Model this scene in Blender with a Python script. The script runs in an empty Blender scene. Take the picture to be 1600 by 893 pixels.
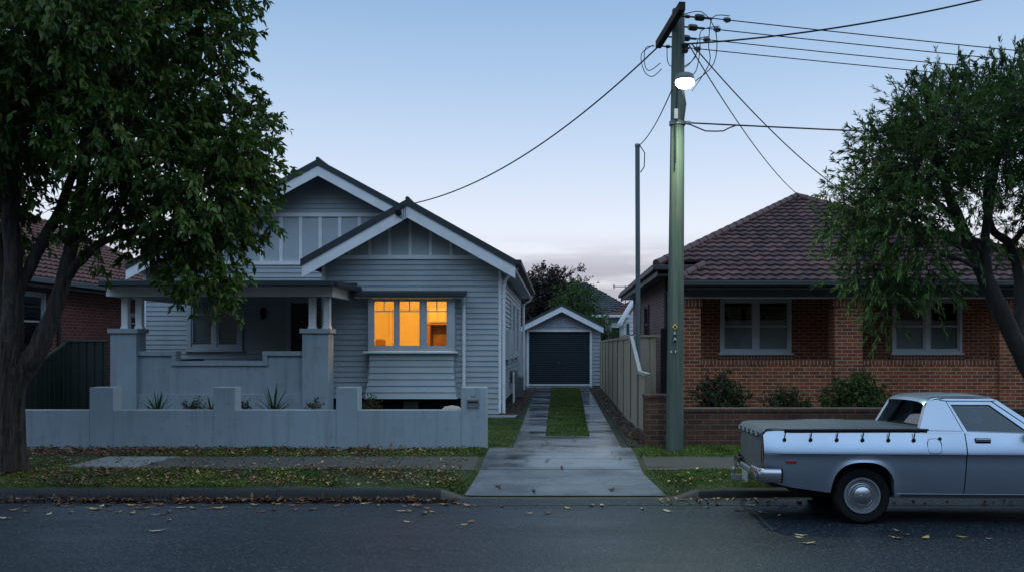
import bpy, math, random
import numpy as np
from mathutils import Vector, Matrix
R = math.radians
C = bpy.context.scene.collection
SC = bpy.context.scene

# ------------------------------------------------------------------ camera
F, CX, CY, EYE = 1400.0, 872.0, 540.0, 1.8      # focal length and horizon of the survey, eye height (m)
cam = bpy.data.cameras.new('camera')
camo = bpy.data.objects.new('camera', cam); C.objects.link(camo)
camo.location = (0, 0, EYE); camo.rotation_euler = (R(90), 0, 0)
cam.sensor_width = 36; cam.sensor_fit = 'HORIZONTAL'; cam.lens = 36 * F / 1600
cam.shift_x = (800 - CX) / 1600; cam.shift_y = (CY - 446.5) / 1600
cam.clip_start = 0.05; cam.clip_end = 2000
SC.camera = camo

# ------------------------------------------------------------------ sky, sun, exposure
SC.view_settings.view_transform = 'Standard'
SC.view_settings.look = 'None'
SC.view_settings.gamma = 1.0
SC.view_settings.exposure = 0.14
SC.cycles.use_denoising = True
SC.cycles.max_bounces = 8
SC.cycles.transparent_max_bounces = 16
SC.cycles.sample_clamp_indirect = 4.0
W = bpy.data.worlds.new('World'); SC.world = W; W.use_nodes = True
BEHIND = 1.75                                       # added brightness high behind the viewer, frontal fill for the facades
def build_world():
    nt = W.node_tree; nt.nodes.clear(); N = nt.nodes.new; L = nt.links.new
    out = N('ShaderNodeOutputWorld'); bg = N('ShaderNodeBackground'); L(bg.outputs[0], out.inputs[0])
    tc = N('ShaderNodeTexCoord'); sp = N('ShaderNodeSeparateXYZ'); L(tc.outputs['Generated'], sp.inputs[0])
    rp = N('ShaderNodeValToRGB'); L(sp.outputs['Z'], rp.inputs[0])
    e = rp.color_ramp.elements
    stops = [(0.0, (.66, .64, .71)), (.06, (.76, .76, .83)), (.13, (.70, .755, .87)), (.20, (.54, .65, .83)),
             (.28, (.38, .53, .75)), (.36, (.26, .42, .66)), (.62, (.29, .39, .51)), (1.0, (.20, .28, .40))]
    e[0].position, e[0].color = stops[0][0], (*stops[0][1], 1)
    e[1].position, e[1].color = stops[1][0], (*stops[1][1], 1)
    for p, c in stops[2:]:
        n = e.new(p); n.color = (*c, 1)
    # low stratus streaks above the western horizon
    mp = N('ShaderNodeMapping'); mp.inputs['Scale'].default_value = (2.0, 2.0, 17); L(tc.outputs['Generated'], mp.inputs[0])
    mp.inputs['Location'].default_value = (.9, 1.3, 2.1)
    no = N('ShaderNodeTexNoise'); no.inputs['Scale'].default_value = 1.6; no.inputs['Detail'].default_value = 6; no.inputs['Roughness'].default_value = .55
    L(mp.outputs[0], no.inputs['Vector'])
    cr = N('ShaderNodeValToRGB'); L(no.outputs['Fac'], cr.inputs[0])
    cr.color_ramp.elements[0].position = .40; cr.color_ramp.elements[0].color = (0, 0, 0, 1)
    cr.color_ramp.elements[1].position = .54; cr.color_ramp.elements[1].color = (1, 1, 1, 1)
    band = N('ShaderNodeValToRGB'); L(sp.outputs['Z'], band.inputs[0])
    b = band.color_ramp.elements
    b[0].position = .02; b[0].color = (1, 1, 1, 1); b[1].position = .125; b[1].color = (0, 0, 0, 1)
    m = b.new(.085); m.color = (.95, .95, .95, 1)
    mul = N('ShaderNodeMath'); mul.operation = 'MULTIPLY'; L(cr.outputs[0], mul.inputs[0]); L(band.outputs[0], mul.inputs[1])
    m2 = N('ShaderNodeMath'); m2.operation = 'MULTIPLY'; m2.inputs[1].default_value = 1.0; L(mul.outputs[0], m2.inputs[0])
    mx = N('ShaderNodeMix'); mx.data_type = 'RGBA'; L(m2.outputs[0], mx.inputs['Factor']); L(rp.outputs[0], mx.inputs['A'])
    mx.inputs['B'].default_value = (.40, .41, .50, 1)
    # the afterglow is in front of the viewer, behind it is darkened low for unbuilt houses opposite, brightened high as fill
    def mr(v, a, b, c, d):
        n = N('ShaderNodeMapRange'); n.interpolation_type = 'SMOOTHSTEP'; L(v, n.inputs['Value'])
        for k, x in zip(('From Min', 'From Max', 'To Min', 'To Max'), (a, b, c, d)): n.inputs[k].default_value = x
        return n.outputs[0]
    def ma(op, a, b):
        n = N('ShaderNodeMath'); n.operation = op
        for i, v in enumerate((a, b)):
            if isinstance(v, (int, float)): n.inputs[i].default_value = v
            else: L(v, n.inputs[i])
        return n.outputs[0]
    behind = mr(sp.outputs['Y'], .35, -.35, 0, 1)
    low = mr(sp.outputs['Z'], .50, .12, 0, 1)
    high = mr(sp.outputs['Z'], .28, .5, 0, 1)
    fac = ma('ADD', ma('SUBTRACT', 1.0, ma('MULTIPLY', ma('MULTIPLY', behind, low), .90)), ma('MULTIPLY', ma('MULTIPLY', behind, high), BEHIND))
    mm = N('ShaderNodeMix'); mm.data_type = 'RGBA'; mm.blend_type = 'MULTIPLY'; mm.inputs['Factor'].default_value = 1
    L(mx.outputs['Result'], mm.inputs['A']); L(fac, mm.inputs['B'])
    sky = N('ShaderNodeTexSky'); sky.sky_type = 'NISHITA'; sky.sun_disc = False
    sky.sun_elevation = R(2); sky.sun_rotation = R(62)
    sc = N('ShaderNodeMix'); sc.data_type = 'RGBA'; sc.blend_type = 'ADD'; sc.inputs['Factor'].default_value = .02
    L(mm.outputs['Result'], sc.inputs['A']); L(sky.outputs[0], sc.inputs['B'])
    L(sc.outputs['Result'], bg.inputs[0]); bg.inputs[1].default_value = 1.0
build_world()
sun = bpy.data.lights.new('sun', 'SUN'); sun.energy = .22; sun.angle = R(35); sun.color = (1, .90, .86)
suno = bpy.data.objects.new('sun', sun); C.objects.link(suno)
suno.rotation_euler = Vector((-.88, -.40, -.26)).to_track_quat('-Z', 'Y').to_euler()

# ------------------------------------------------------------------ survey: photo pixel + distance -> metres
def X(px, d): return (px - CX) * d / F
def Z(py, d): return EYE - (py - CY) * d / F
def lerp(a, b, t): return a + (b - a) * t
def interp(x, pts):
    if x <= pts[0][0]: return pts[0][1]
    for (a, va), (b, vb) in zip(pts, pts[1:]):
        if x <= b: return va + (vb - va) * (x - a) / (b - a)
    return pts[-1][1]
def sstep(a, b, x):
    t = min(1, max(0, (x - a) / (b - a))); return t * t * (3 - 2 * t)
KERB_Y = 11.46
def dip(x): return sstep(-1.60, -1.15, x) * (1 - sstep(1.42, 1.90, x))
def G(x, y):                                      # ground height
    if y < 5: return 0.0
    if y <= KERB_Y: return -.19 * (y - 5) / (KERB_Y - 5)
    z = interp(y, [(11.6, -.04), (12.6, .063), (13.5, .132), (14.4, .15)])
    return z - .125 * dip(x) * min(1, max(0, (12.75 - y) / 1.15))

# ------------------------------------------------------------------ materials
MATS = {}
def newmat(name):
    m = bpy.data.materials.new(name); m.use_nodes = True
    nt = m.node_tree; b = nt.nodes['Principled BSDF']; MATS[name] = m
    return m, nt, b, nt.nodes.new, nt.links.new
def mixc(N, L, a, b, fac, blend='MIX'):
    x = N('ShaderNodeMix'); x.data_type = 'RGBA'; x.blend_type = blend
    for k, v in (('A', a), ('B', b)):
        if isinstance(v, (tuple, list)): x.inputs[k].default_value = (*v[:3], 1)
        else: L(v, x.inputs[k])
    if isinstance(fac, (int, float)): x.inputs['Factor'].default_value = fac
    else: L(fac, x.inputs['Factor'])
    return x.outputs['Result']
def noise(N, L, scale, detail=4, rough=.55, vec=None, stretch=None):
    n = N('ShaderNodeTexNoise'); n.inputs['Scale'].default_value = scale
    n.inputs['Detail'].default_value = detail; n.inputs['Roughness'].default_value = rough
    if vec is None:
        t = N('ShaderNodeTexCoord'); vec = t.outputs['Object']
    if stretch:
        mp = N('ShaderNodeMapping'); mp.inputs['Scale'].default_value = stretch; L(vec, mp.inputs[0]); vec = mp.outputs[0]
    L(vec, n.inputs['Vector'])
    return n.outputs['Fac']
def ramp(N, L, fac, stops):
    r = N('ShaderNodeValToRGB'); L(fac, r.inputs[0]); e = r.color_ramp.elements
    for i, (p, c) in enumerate(stops):
        if not isinstance(c, (tuple, list)): c = (c, c, c)
        el = e[i] if i < 2 else e.new(p)
        el.position = p; el.color = (*c, 1)
    return r.outputs[0]
def bump(N, L, b, h, strength, dist=.01):
    n = N('ShaderNodeBump'); n.inputs['Strength'].default_value = strength; n.inputs['Distance'].default_value = dist
    L(h, n.inputs['Height']); L(n.outputs[0], b.inputs['Normal'])
def mat(name, col, rough=.6, metal=0, var=.18, vscale=2.5, bmp=.15, bscale=80, dirt=None, spec=.5, coat=0, stretch=None):
    if name in MATS: return MATS[name]
    m, nt, b, N, L = newmat(name)
    n1 = noise(N, L, vscale, 6, .6, stretch=stretch)
    c = mixc(N, L, [v * (1 - var) for v in col], [min(1, v * (1 + var)) for v in col], ramp(N, L, n1, [(.3, 0.), (.7, 1.)]))
    if dirt:
        n2 = noise(N, L, dirt[1], 7, .65, stretch=dirt[3] if len(dirt) > 3 else None)
        c = mixc(N, L, c, dirt[0], ramp(N, L, n2, [(.52, 0.), (.78, dirt[2])]))
    L(c, b.inputs['Base Color'])
    b.inputs['Roughness'].default_value = rough; b.inputs['Metallic'].default_value = metal
    b.inputs['Specular IOR Level'].default_value = spec
    b.inputs['Coat Weight'].default_value = coat
    if bmp: bump(N, L, b, noise(N, L, bscale, 3), bmp)
    return m
boards_m = mat('painted_weatherboard', (.355, .405, .435), .55, var=.10, vscale=1.3, bmp=.12, bscale=40, dirt=((.20, .22, .24), 1.1, .55, (1, 1, .35)))
trim_m = mat('white_trim_paint', (.76, .78, .80), .5, var=.07, bmp=.06, dirt=((.42, .43, .44), 2.2, .4))
panel_m = mat('gable_sheet_paint', (.43, .48, .51), .6, var=.07, bmp=.1, bscale=120)
def rendermat():
    m, nt, b, N, L = newmat('painted_render')
    n0 = noise(N, L, 1.1, 6, .65, stretch=(1, 1, .6)); n1 = noise(N, L, 5, 6, .7, stretch=(1.6, 1.6, .10)); n2 = noise(N, L, 30, 4, .6); n3 = noise(N, L, 3.5, 8, .75)
    c = mixc(N, L, (.245, .300, .345), (.300, .365, .415), ramp(N, L, n0, [(.3, 0.), (.7, 1.)]))
    c = mixc(N, L, c, (.15, .175, .19), ramp(N, L, n1, [(.50, 0.), (.72, .55)]))
    c = mixc(N, L, c, (.19, .21, .20), ramp(N, L, n3, [(.54, 0.), (.70, .5)]))
    L(c, b.inputs['Base Color']); b.inputs['Roughness'].default_value = .8
    bump(N, L, b, n2, .4)
    return m
render_m = rendermat()
dark_steel_m = mat('charcoal_roof_steel', (.020, .029, .036), .55, var=.15, bmp=0)
door_steel_m = mat('dark_green_door_steel', (.014, .026, .033), .6, var=.12, vscale=1.2, bmp=0, spec=.25)
garage_m = mat('garage_weatherboard', (.36, .38, .43), .6, var=.10, dirt=((.22, .23, .25), 1.2, .5))
fence_beige_m = mat('beige_fence_steel', (.40, .335, .245), .5, var=.10, vscale=1.1, bmp=0, dirt=((.16, .16, .13), 1.6, .5, (1, 1, .3)))
fence_green_m = mat('dark_green_fence_steel', (.020, .034, .030), .5, var=.15, bmp=0)
eave_m = mat('dark_brown_eave_paint', (.045, .045, .045), .5, bmp=0)
beam_m = mat('grey_green_beam_paint', (.11, .13, .125), .5, bmp=0)
frame_m = mat('window_frame_paint', (.42, .45, .48), .45, var=.08, bmp=0)
frame_dark_m = mat('grey_window_frame', (.58, .62, .62), .45, var=.08, bmp=0)
concrete_m = mat('old_concrete', (.25, .25, .26), .7, var=.2, vscale=2, bmp=.3, bscale=90, dirt=((.10, .105, .11), 1.4, .7))
kerb_m = mat('dirty_kerb_concrete', (.014, .015, .015), .75, var=.3, vscale=3, bmp=.3, bscale=70, dirt=((.02, .022, .022), 2.2, .8))
path_m = mat('dark_footpath_concrete', (.058, .053, .049), .8, var=.22, vscale=2.4, bmp=.3, dirt=((.05, .05, .05), 1.6, .7))
new_path_m = mat('pale_new_concrete', (.18, .195, .205), .75, var=.1, bmp=.25, dirt=((.15, .15, .15), 2.5, .4))
soil_m = mat('damp_garden_soil', (.030, .023, .017), .9, var=.5, vscale=9, bmp=.9, bscale=30)
yard_m = mat('yard_earth_and_grass', (.030, .038, .018), .95, var=.5, vscale=3, bmp=.8, bscale=25)
verge_m = mat('verge_earth', (.034, .042, .016), .95, var=.5, vscale=4, bmp=.8, bscale=30, dirt=((.045, .030, .016), 1.2, .9))
black_m = mat('black_rubber', (.009, .009, .010), .8, bmp=.05, spec=.15)
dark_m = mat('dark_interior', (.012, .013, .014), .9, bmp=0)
wire_m = mat('black_cable', (.012, .012, .015), .6, bmp=0)
insul_m = mat('dark_porcelain', (.03, .025, .025), .3, bmp=0)
galv_m = mat('galvanised_steel', (.20, .23, .25), .5, metal=.4, var=.15, bmp=0)
letter_m = mat('letterbox_steel', (.16, .17, .18), .45, metal=.3, bmp=.05)
cream_m = mat('cream_room_paint', (.72, .62, .42), .7, var=.05, bmp=0)
wood_m = mat('brown_cabinet_wood', (.20, .09, .035), .45, var=.3, vscale=6, bmp=.05, stretch=(1, 1, .2))
chrome_m = mat('chrome', (.45, .46, .49), .2, metal=1, var=.05, bmp=0)
steel_rim_m = mat('wheel_rim_steel', (.28, .30, .32), .38, metal=.6, bmp=0)
red_m = mat('red_lens', (.22, .010, .012), .25, bmp=0, coat=.5)
tonneau_m = mat('grey_vinyl_cover', (.075, .085, .10), .5, var=.12, bmp=.15, bscale=25)
blind_m = mat('pale_window_blind', (.40, .45, .43), .8, var=.06, bmp=0)
yellow_m = mat('yellow_tag', (.55, .42, .10), .5, bmp=0)
white_m = mat('white_tag', (.75, .75, .75), .5, bmp=0)
green_tag_m = mat('dark_green_tag', (.02, .05, .03), .5, bmp=0)
stone_m = mat('pale_stone', (.45, .42, .36), .8, var=.2, bmp=.5, bscale=20)

def paint():
    m, nt, b, N, L = newmat('silver_blue_car_paint')
    n = noise(N, L, 3, 5)
    L(mixc(N, L, (.36, .43, .52), (.41, .48, .57), n), b.inputs['Base Color'])
    b.inputs['Metallic'].default_value = .82; L(ramp(N, L, noise(N, L, 1.6, 4, .55), [(.35, .27), (.7, .40)]), b.inputs['Roughness'])
    b.inputs['Coat Weight'].default_value = .35; b.inputs['Coat Roughness'].default_value = .12
    return m
paint_m = paint()
def asphalt():
    m, nt, b, N, L = newmat('asphalt')
    big = noise(N, L, .35, 5, .6, stretch=(.5, 1.2, 1))
    fine = noise(N, L, 32, 5, .85)
    vor = N('ShaderNodeTexVoronoi'); vor.inputs['Scale'].default_value = 60
    t = N('ShaderNodeTexCoord'); L(t.outputs['Object'], vor.inputs['Vector'])
    c = mixc(N, L, (.007, .010, .016), (.015, .020, .028), ramp(N, L, big, [(.3, 0.), (.72, 1.)]))
    c = mixc(N, L, c, (.15, .17, .19), ramp(N, L, fine, [(.54, 0.), (.66, .85)]))
    c = mixc(N, L, c, (.010, .011, .014), ramp(N, L, fine, [(.30, .8), (.42, 0.)]))
    L(c, b.inputs['Base Color'])
    damp = noise(N, L, .6, 4, .6, stretch=(.4, 1.6, 1))
    L(ramp(N, L, damp, [(.32, .34), (.68, .54)]), b.inputs['Roughness'])
    b.inputs['Specular IOR Level'].default_value = .30
    bump(N, L, b, vor.outputs['Distance'], .35, .010)
    return m
asphalt_m = asphalt()
def wet_drive():
    m, nt, b, N, L = newmat('damp_driveway_concrete')
    n1 = noise(N, L, 1.1, 7, .62, stretch=(.55, 1.6, 1)); n2 = noise(N, L, 14, 5, .7); n3 = noise(N, L, 2.4, 6, .6)
    c = mixc(N, L, (.034, .037, .043), (.15, .158, .175), ramp(N, L, n1, [(.40, 0.), (.62, 1.)]))
    c = mixc(N, L, c, (.21, .22, .23), ramp(N, L, n2, [(.58, 0.), (.8, .45)]))
    c = mixc(N, L, c, (.035, .037, .040), ramp(N, L, n3, [(.50, 0.), (.75, .75)]))
    L(c, b.inputs['Base Color'])
    L(ramp(N, L, n1, [(.35, .09), (.65, .34)]), b.inputs['Roughness'])
    bump(N, L, b, n2, .08)
    return m
drive_m = wet_drive()
def brick(name, c1, c2, mortar, bw=.25, rh=.086, ms=.011, stagger=.5, rot=False):
    m, nt, b, N, L = newmat(name)
    t = N('ShaderNodeTexCoord'); s = N('ShaderNodeSeparateXYZ'); L(t.outputs['Object'], s.inputs[0])
    g = N('ShaderNodeNewGeometry'); gs = N('ShaderNodeSeparateXYZ'); L(g.outputs['True Normal'], gs.inputs[0])
    ab = N('ShaderNodeMath'); ab.operation = 'ABSOLUTE'; L(gs.outputs['X'], ab.inputs[0])
    gt = N('ShaderNodeMath'); gt.operation = 'GREATER_THAN'; gt.inputs[1].default_value = .7; L(ab.outputs[0], gt.inputs[0])
    u = N('ShaderNodeMix'); L(gt.outputs[0], u.inputs['Factor']); L(s.outputs['X'], u.inputs['A']); L(s.outputs['Y'], u.inputs['B'])
    cb = N('ShaderNodeCombineXYZ'); L(u.outputs['Result'], cb.inputs[0]); L(s.outputs['Z'], cb.inputs[1])
    bt = N('ShaderNodeTexBrick'); L(cb.outputs[0], bt.inputs['Vector'])
    bt.offset = stagger; bt.inputs['Scale'].default_value = 1
    bt.inputs['Color1'].default_value = (*c1, 1); bt.inputs['Color2'].default_value = (*c2, 1); bt.inputs['Mortar'].default_value = (*mortar, 1)
    bt.inputs['Brick Width'].default_value = bw; bt.inputs['Row Height'].default_value = rh
    bt.inputs['Mortar Size'].default_value = ms; bt.inputs['Mortar Smooth'].default_value = .25; bt.inputs['Bias'].default_value = 0
    n = noise(N, L, 5, 6, .65); n2 = noise(N, L, .9, 5, .6)
    c = mixc(N, L, bt.outputs['Color'], (.55, .55, .55), ramp(N, L, n, [(.35, .45), (.6, 0.)]), 'MULTIPLY')
    c = mixc(N, L, c, (.45, .45, .45), ramp(N, L, n2, [(.5, 0.), (.75, .6)]), 'MULTIPLY')
    L(c, b.inputs['Base Color']); b.inputs['Roughness'].default_value = .85
    inv = N('ShaderNodeMath'); inv.operation = 'SUBTRACT'; inv.inputs[0].default_value = 1; L(bt.outputs['Fac'], inv.inputs[1])
    ad = N('ShaderNodeMath'); ad.operation = 'MULTIPLY_ADD'; ad.inputs[1].default_value = .4; L(n, ad.inputs[0]); L(inv.outputs[0], ad.inputs[2])
    bump(N, L, b, ad.outputs[0], .6, .012)
    return m
brick_m = brick('brown_red_brick', (.33, .082, .030), (.16, .040, .019), (.44, .31, .19), ms=.010)
soldier_m = brick('soldier_course_brick', (.25, .073, .032), (.14, .041, .023), (.42, .31, .20), ms=.010, bw=.086, rh=.30, stagger=0)
low_brick_m = brick('dark_fence_brick', (.115, .042, .028), (.065, .026, .020), (.12, .085, .065))
red_brick_m = brick('red_side_brick', (.29, .072, .048), (.19, .045, .034), (.30, .20, .17))
pink_brick_m = brick('pink_grey_side_brick', (.25, .115, .105), (.185, .08, .075), (.30, .23, .21))
def tiles(name, c1, c2, c3):
    m, nt, b, N, L = newmat(name)
    uv = N('ShaderNodeUVMap'); wn = N('ShaderNodeTexWhiteNoise'); wn.noise_dimensions = '2D'
    fl = N('ShaderNodeVectorMath'); fl.operation = 'FLOOR'; L(uv.outputs[0], fl.inputs[0]); L(fl.outputs[0], wn.inputs['Vector'])
    c = ramp(N, L, wn.outputs['Value'], [(0., c1), (.55, c2), (1., c3)])
    n = noise(N, L, 2.5, 7, .7); n2 = noise(N, L, 22, 4, .6)
    c = mixc(N, L, c, [v * .45 for v in c1], ramp(N, L, n, [(.45, 0.), (.75, .7)]))
    c = mixc(N, L, c, (.19, .15, .14), ramp(N, L, n2, [(.58, 0.), (.75, .35)]))
    L(c, b.inputs['Base Color']); b.inputs['Roughness'].default_value = .62
    bump(N, L, b, n2, .3)
    return m
tile_m = tiles('brown_terracotta_tile', (.062, .033, .034), (.10, .048, .046), (.15, .078, .072))
red_tile_m = tiles('red_terracotta_tile', (.10, .042, .033), (.13, .050, .038), (.17, .07, .052))
slate_m = tiles('dark_grey_roof_tile', (.045, .052, .062), (.06, .068, .08), (.075, .085, .10))
def glass():
    m, nt, b, N, L = newmat('window_glass')
    nt.nodes.remove(b); out = nt.nodes['Material Output']
    tr = N('ShaderNodeBsdfTransparent'); tr.inputs[0].default_value = (.86, .90, .90, 1)
    gl = N('ShaderNodeBsdfGlossy'); gl.inputs['Roughness'].default_value = .02
    fr = N('ShaderNodeFresnel'); fr.inputs['IOR'].default_value = 1.38
    mx = N('ShaderNodeMixShader'); L(fr.outputs[0], mx.inputs[0]); L(tr.outputs[0], mx.inputs[1]); L(gl.outputs[0], mx.inputs[2])
    L(mx.outputs[0], out.inputs[0])
    return m
glass_m = glass()
def car_glass():
    m, nt, b, N, L = newmat('tinted_car_glass')
    nt.nodes.remove(b); out = nt.nodes['Material Output']
    tr = N('ShaderNodeBsdfTransparent'); tr.inputs[0].default_value = (.24, .42, .50, 1)
    gl = N('ShaderNodeBsdfGlossy'); gl.inputs['Roughness'].default_value = .03
    fr = N('ShaderNodeFresnel'); fr.inputs['IOR'].default_value = 1.7
    mx = N('ShaderNodeMixShader'); L(fr.outputs[0], mx.inputs[0]); L(tr.outputs[0], mx.inputs[1]); L(gl.outputs[0], mx.inputs[2])
    L(mx.outputs[0], out.inputs[0])
    return m
car_glass_m = car_glass()
def leafmat(name, stops, rough=.45, trans=.22, spec=.5):
    m, nt, b, N, L = newmat(name)
    g = N('ShaderNodeNewGeometry'); c = ramp(N, L, g.outputs['Random Per Island'], stops)
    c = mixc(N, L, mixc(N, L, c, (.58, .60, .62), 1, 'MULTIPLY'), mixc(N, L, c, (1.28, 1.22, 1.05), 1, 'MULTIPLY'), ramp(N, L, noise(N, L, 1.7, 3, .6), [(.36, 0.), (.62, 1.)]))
    L(c, b.inputs['Base Color']); b.inputs['Roughness'].default_value = rough; b.inputs['Specular IOR Level'].default_value = spec
    tl = N('ShaderNodeBsdfTranslucent'); L(c, tl.inputs[0])
    mx = N('ShaderNodeMixShader'); mx.inputs[0].default_value = trans
    L(b.outputs[0], mx.inputs[1]); L(tl.outputs[0], mx.inputs[2]); L(mx.outputs[0], nt.nodes['Material Output'].inputs[0])
    return m
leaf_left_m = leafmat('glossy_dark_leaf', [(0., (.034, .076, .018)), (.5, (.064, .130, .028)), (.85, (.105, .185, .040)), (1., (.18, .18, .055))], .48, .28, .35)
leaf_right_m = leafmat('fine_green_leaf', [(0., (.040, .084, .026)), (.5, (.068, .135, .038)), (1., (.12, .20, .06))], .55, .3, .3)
leaf_back_m = leafmat('olive_leaf', [(0., (.040, .052, .026)), (.6, (.062, .072, .036)), (1., (.085, .085, .05))], .6)
leaf_brown_m = leafmat('bronze_brown_leaf', [(0., (.045, .042, .034)), (.6, (.065, .055, .045)), (1., (.09, .07, .055))], .7)
shrub_m = leafmat('dark_shrub_leaf', [(0., (.022, .042, .016)), (.6, (.036, .068, .022)), (1., (.06, .10, .035))], .5)
spike_m = leafmat('spiky_plant_leaf', [(0., (.03, .06, .035)), (1., (.06, .11, .055))], .4)
grass_m = leafmat('grass_blade', [(0., (.045, .092, .012)), (.5, (.075, .145, .018)), (.85, (.110, .185, .028)), (1., (.19, .165, .05))], .6, .3)
litter_m = leafmat('dry_fallen_leaf', [(0., (.10, .045, .020)), (.3, (.17, .075, .030)), (.55, (.27, .16, .065)), (.8, (.36, .25, .10)), (1., (.46, .36, .20))], .65, .1)
litter_red_m = leafmat('wet_brown_leaf', [(0., (.06, .022, .012)), (.4, (.13, .045, .022)), (.75, (.20, .085, .035)), (1., (.32, .20, .09))], .5, .1)
def bark():
    m, nt, b, N, L = newmat('grey_brown_bark')
    n1 = noise(N, L, 5, 8, .68, stretch=(3.2, 3.2, .5)); n2 = noise(N, L, 1.3, 4, .6); n3 = noise(N, L, 26, 5, .7, stretch=(1, 1, .25))
    c = mixc(N, L, (.007, .006, .005), (.060, .048, .040), ramp(N, L, n1, [(.40, 0.), (.60, 1.)]))
    c = mixc(N, L, c, (.15, .13, .115), ramp(N, L, n3, [(.56, 0.), (.72, .55)]))
    c = mixc(N, L, c, (.045, .040, .033), ramp(N, L, n2, [(.45, 0.), (.65, .7)]))
    L(c, b.inputs['Base Color']); b.inputs['Roughness'].default_value = .9
    bump(N, L, b, mixc(N, L, n1, n3, .25), 1.0, .06)
    return m
bark_m = bark()
dark_bark_m = mat('dark_bark', (.022, .019, .017), .9, var=.4, vscale=6, bmp=1.0, bscale=18, stretch=(2, 2, .4))
def polemat():
    m, nt, b, N, L = newmat('weathered_green_pole_timber')
    n = noise(N, L, 3.0, 7, .65, stretch=(7, 7, .22)); n2 = noise(N, L, 30, 4, .6, stretch=(1, 1, .06)); n3 = noise(N, L, 1.4, 4, .6)
    c = mixc(N, L, (.050, .075, .066), (.115, .150, .125), ramp(N, L, n, [(.32, 0.), (.68, 1.)]))
    c = mixc(N, L, c, (.055, .06, .055), ramp(N, L, n2, [(.58, 0.), (.70, .7)]))
    c = mixc(N, L, c, (.15, .13, .11), ramp(N, L, n3, [(.5, 0.), (.8, .6)]))
    L(c, b.inputs['Base Color']); b.inputs['Roughness'].default_value = .8
    bump(N, L, b, n2, .5)
    return m
pole_m = polemat()
def emit(name, col, s):
    m, nt, b, N, L = newmat(name)
    b.inputs['Base Color'].default_value = (*col, 1); b.inputs['Emission Color'].default_value = (*col, 1); b.inputs['Emission Strength'].default_value = s
    return m
lamp_glow_m = emit('street_lamp_diffuser', (.90, 1.0, .86), 14)

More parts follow.
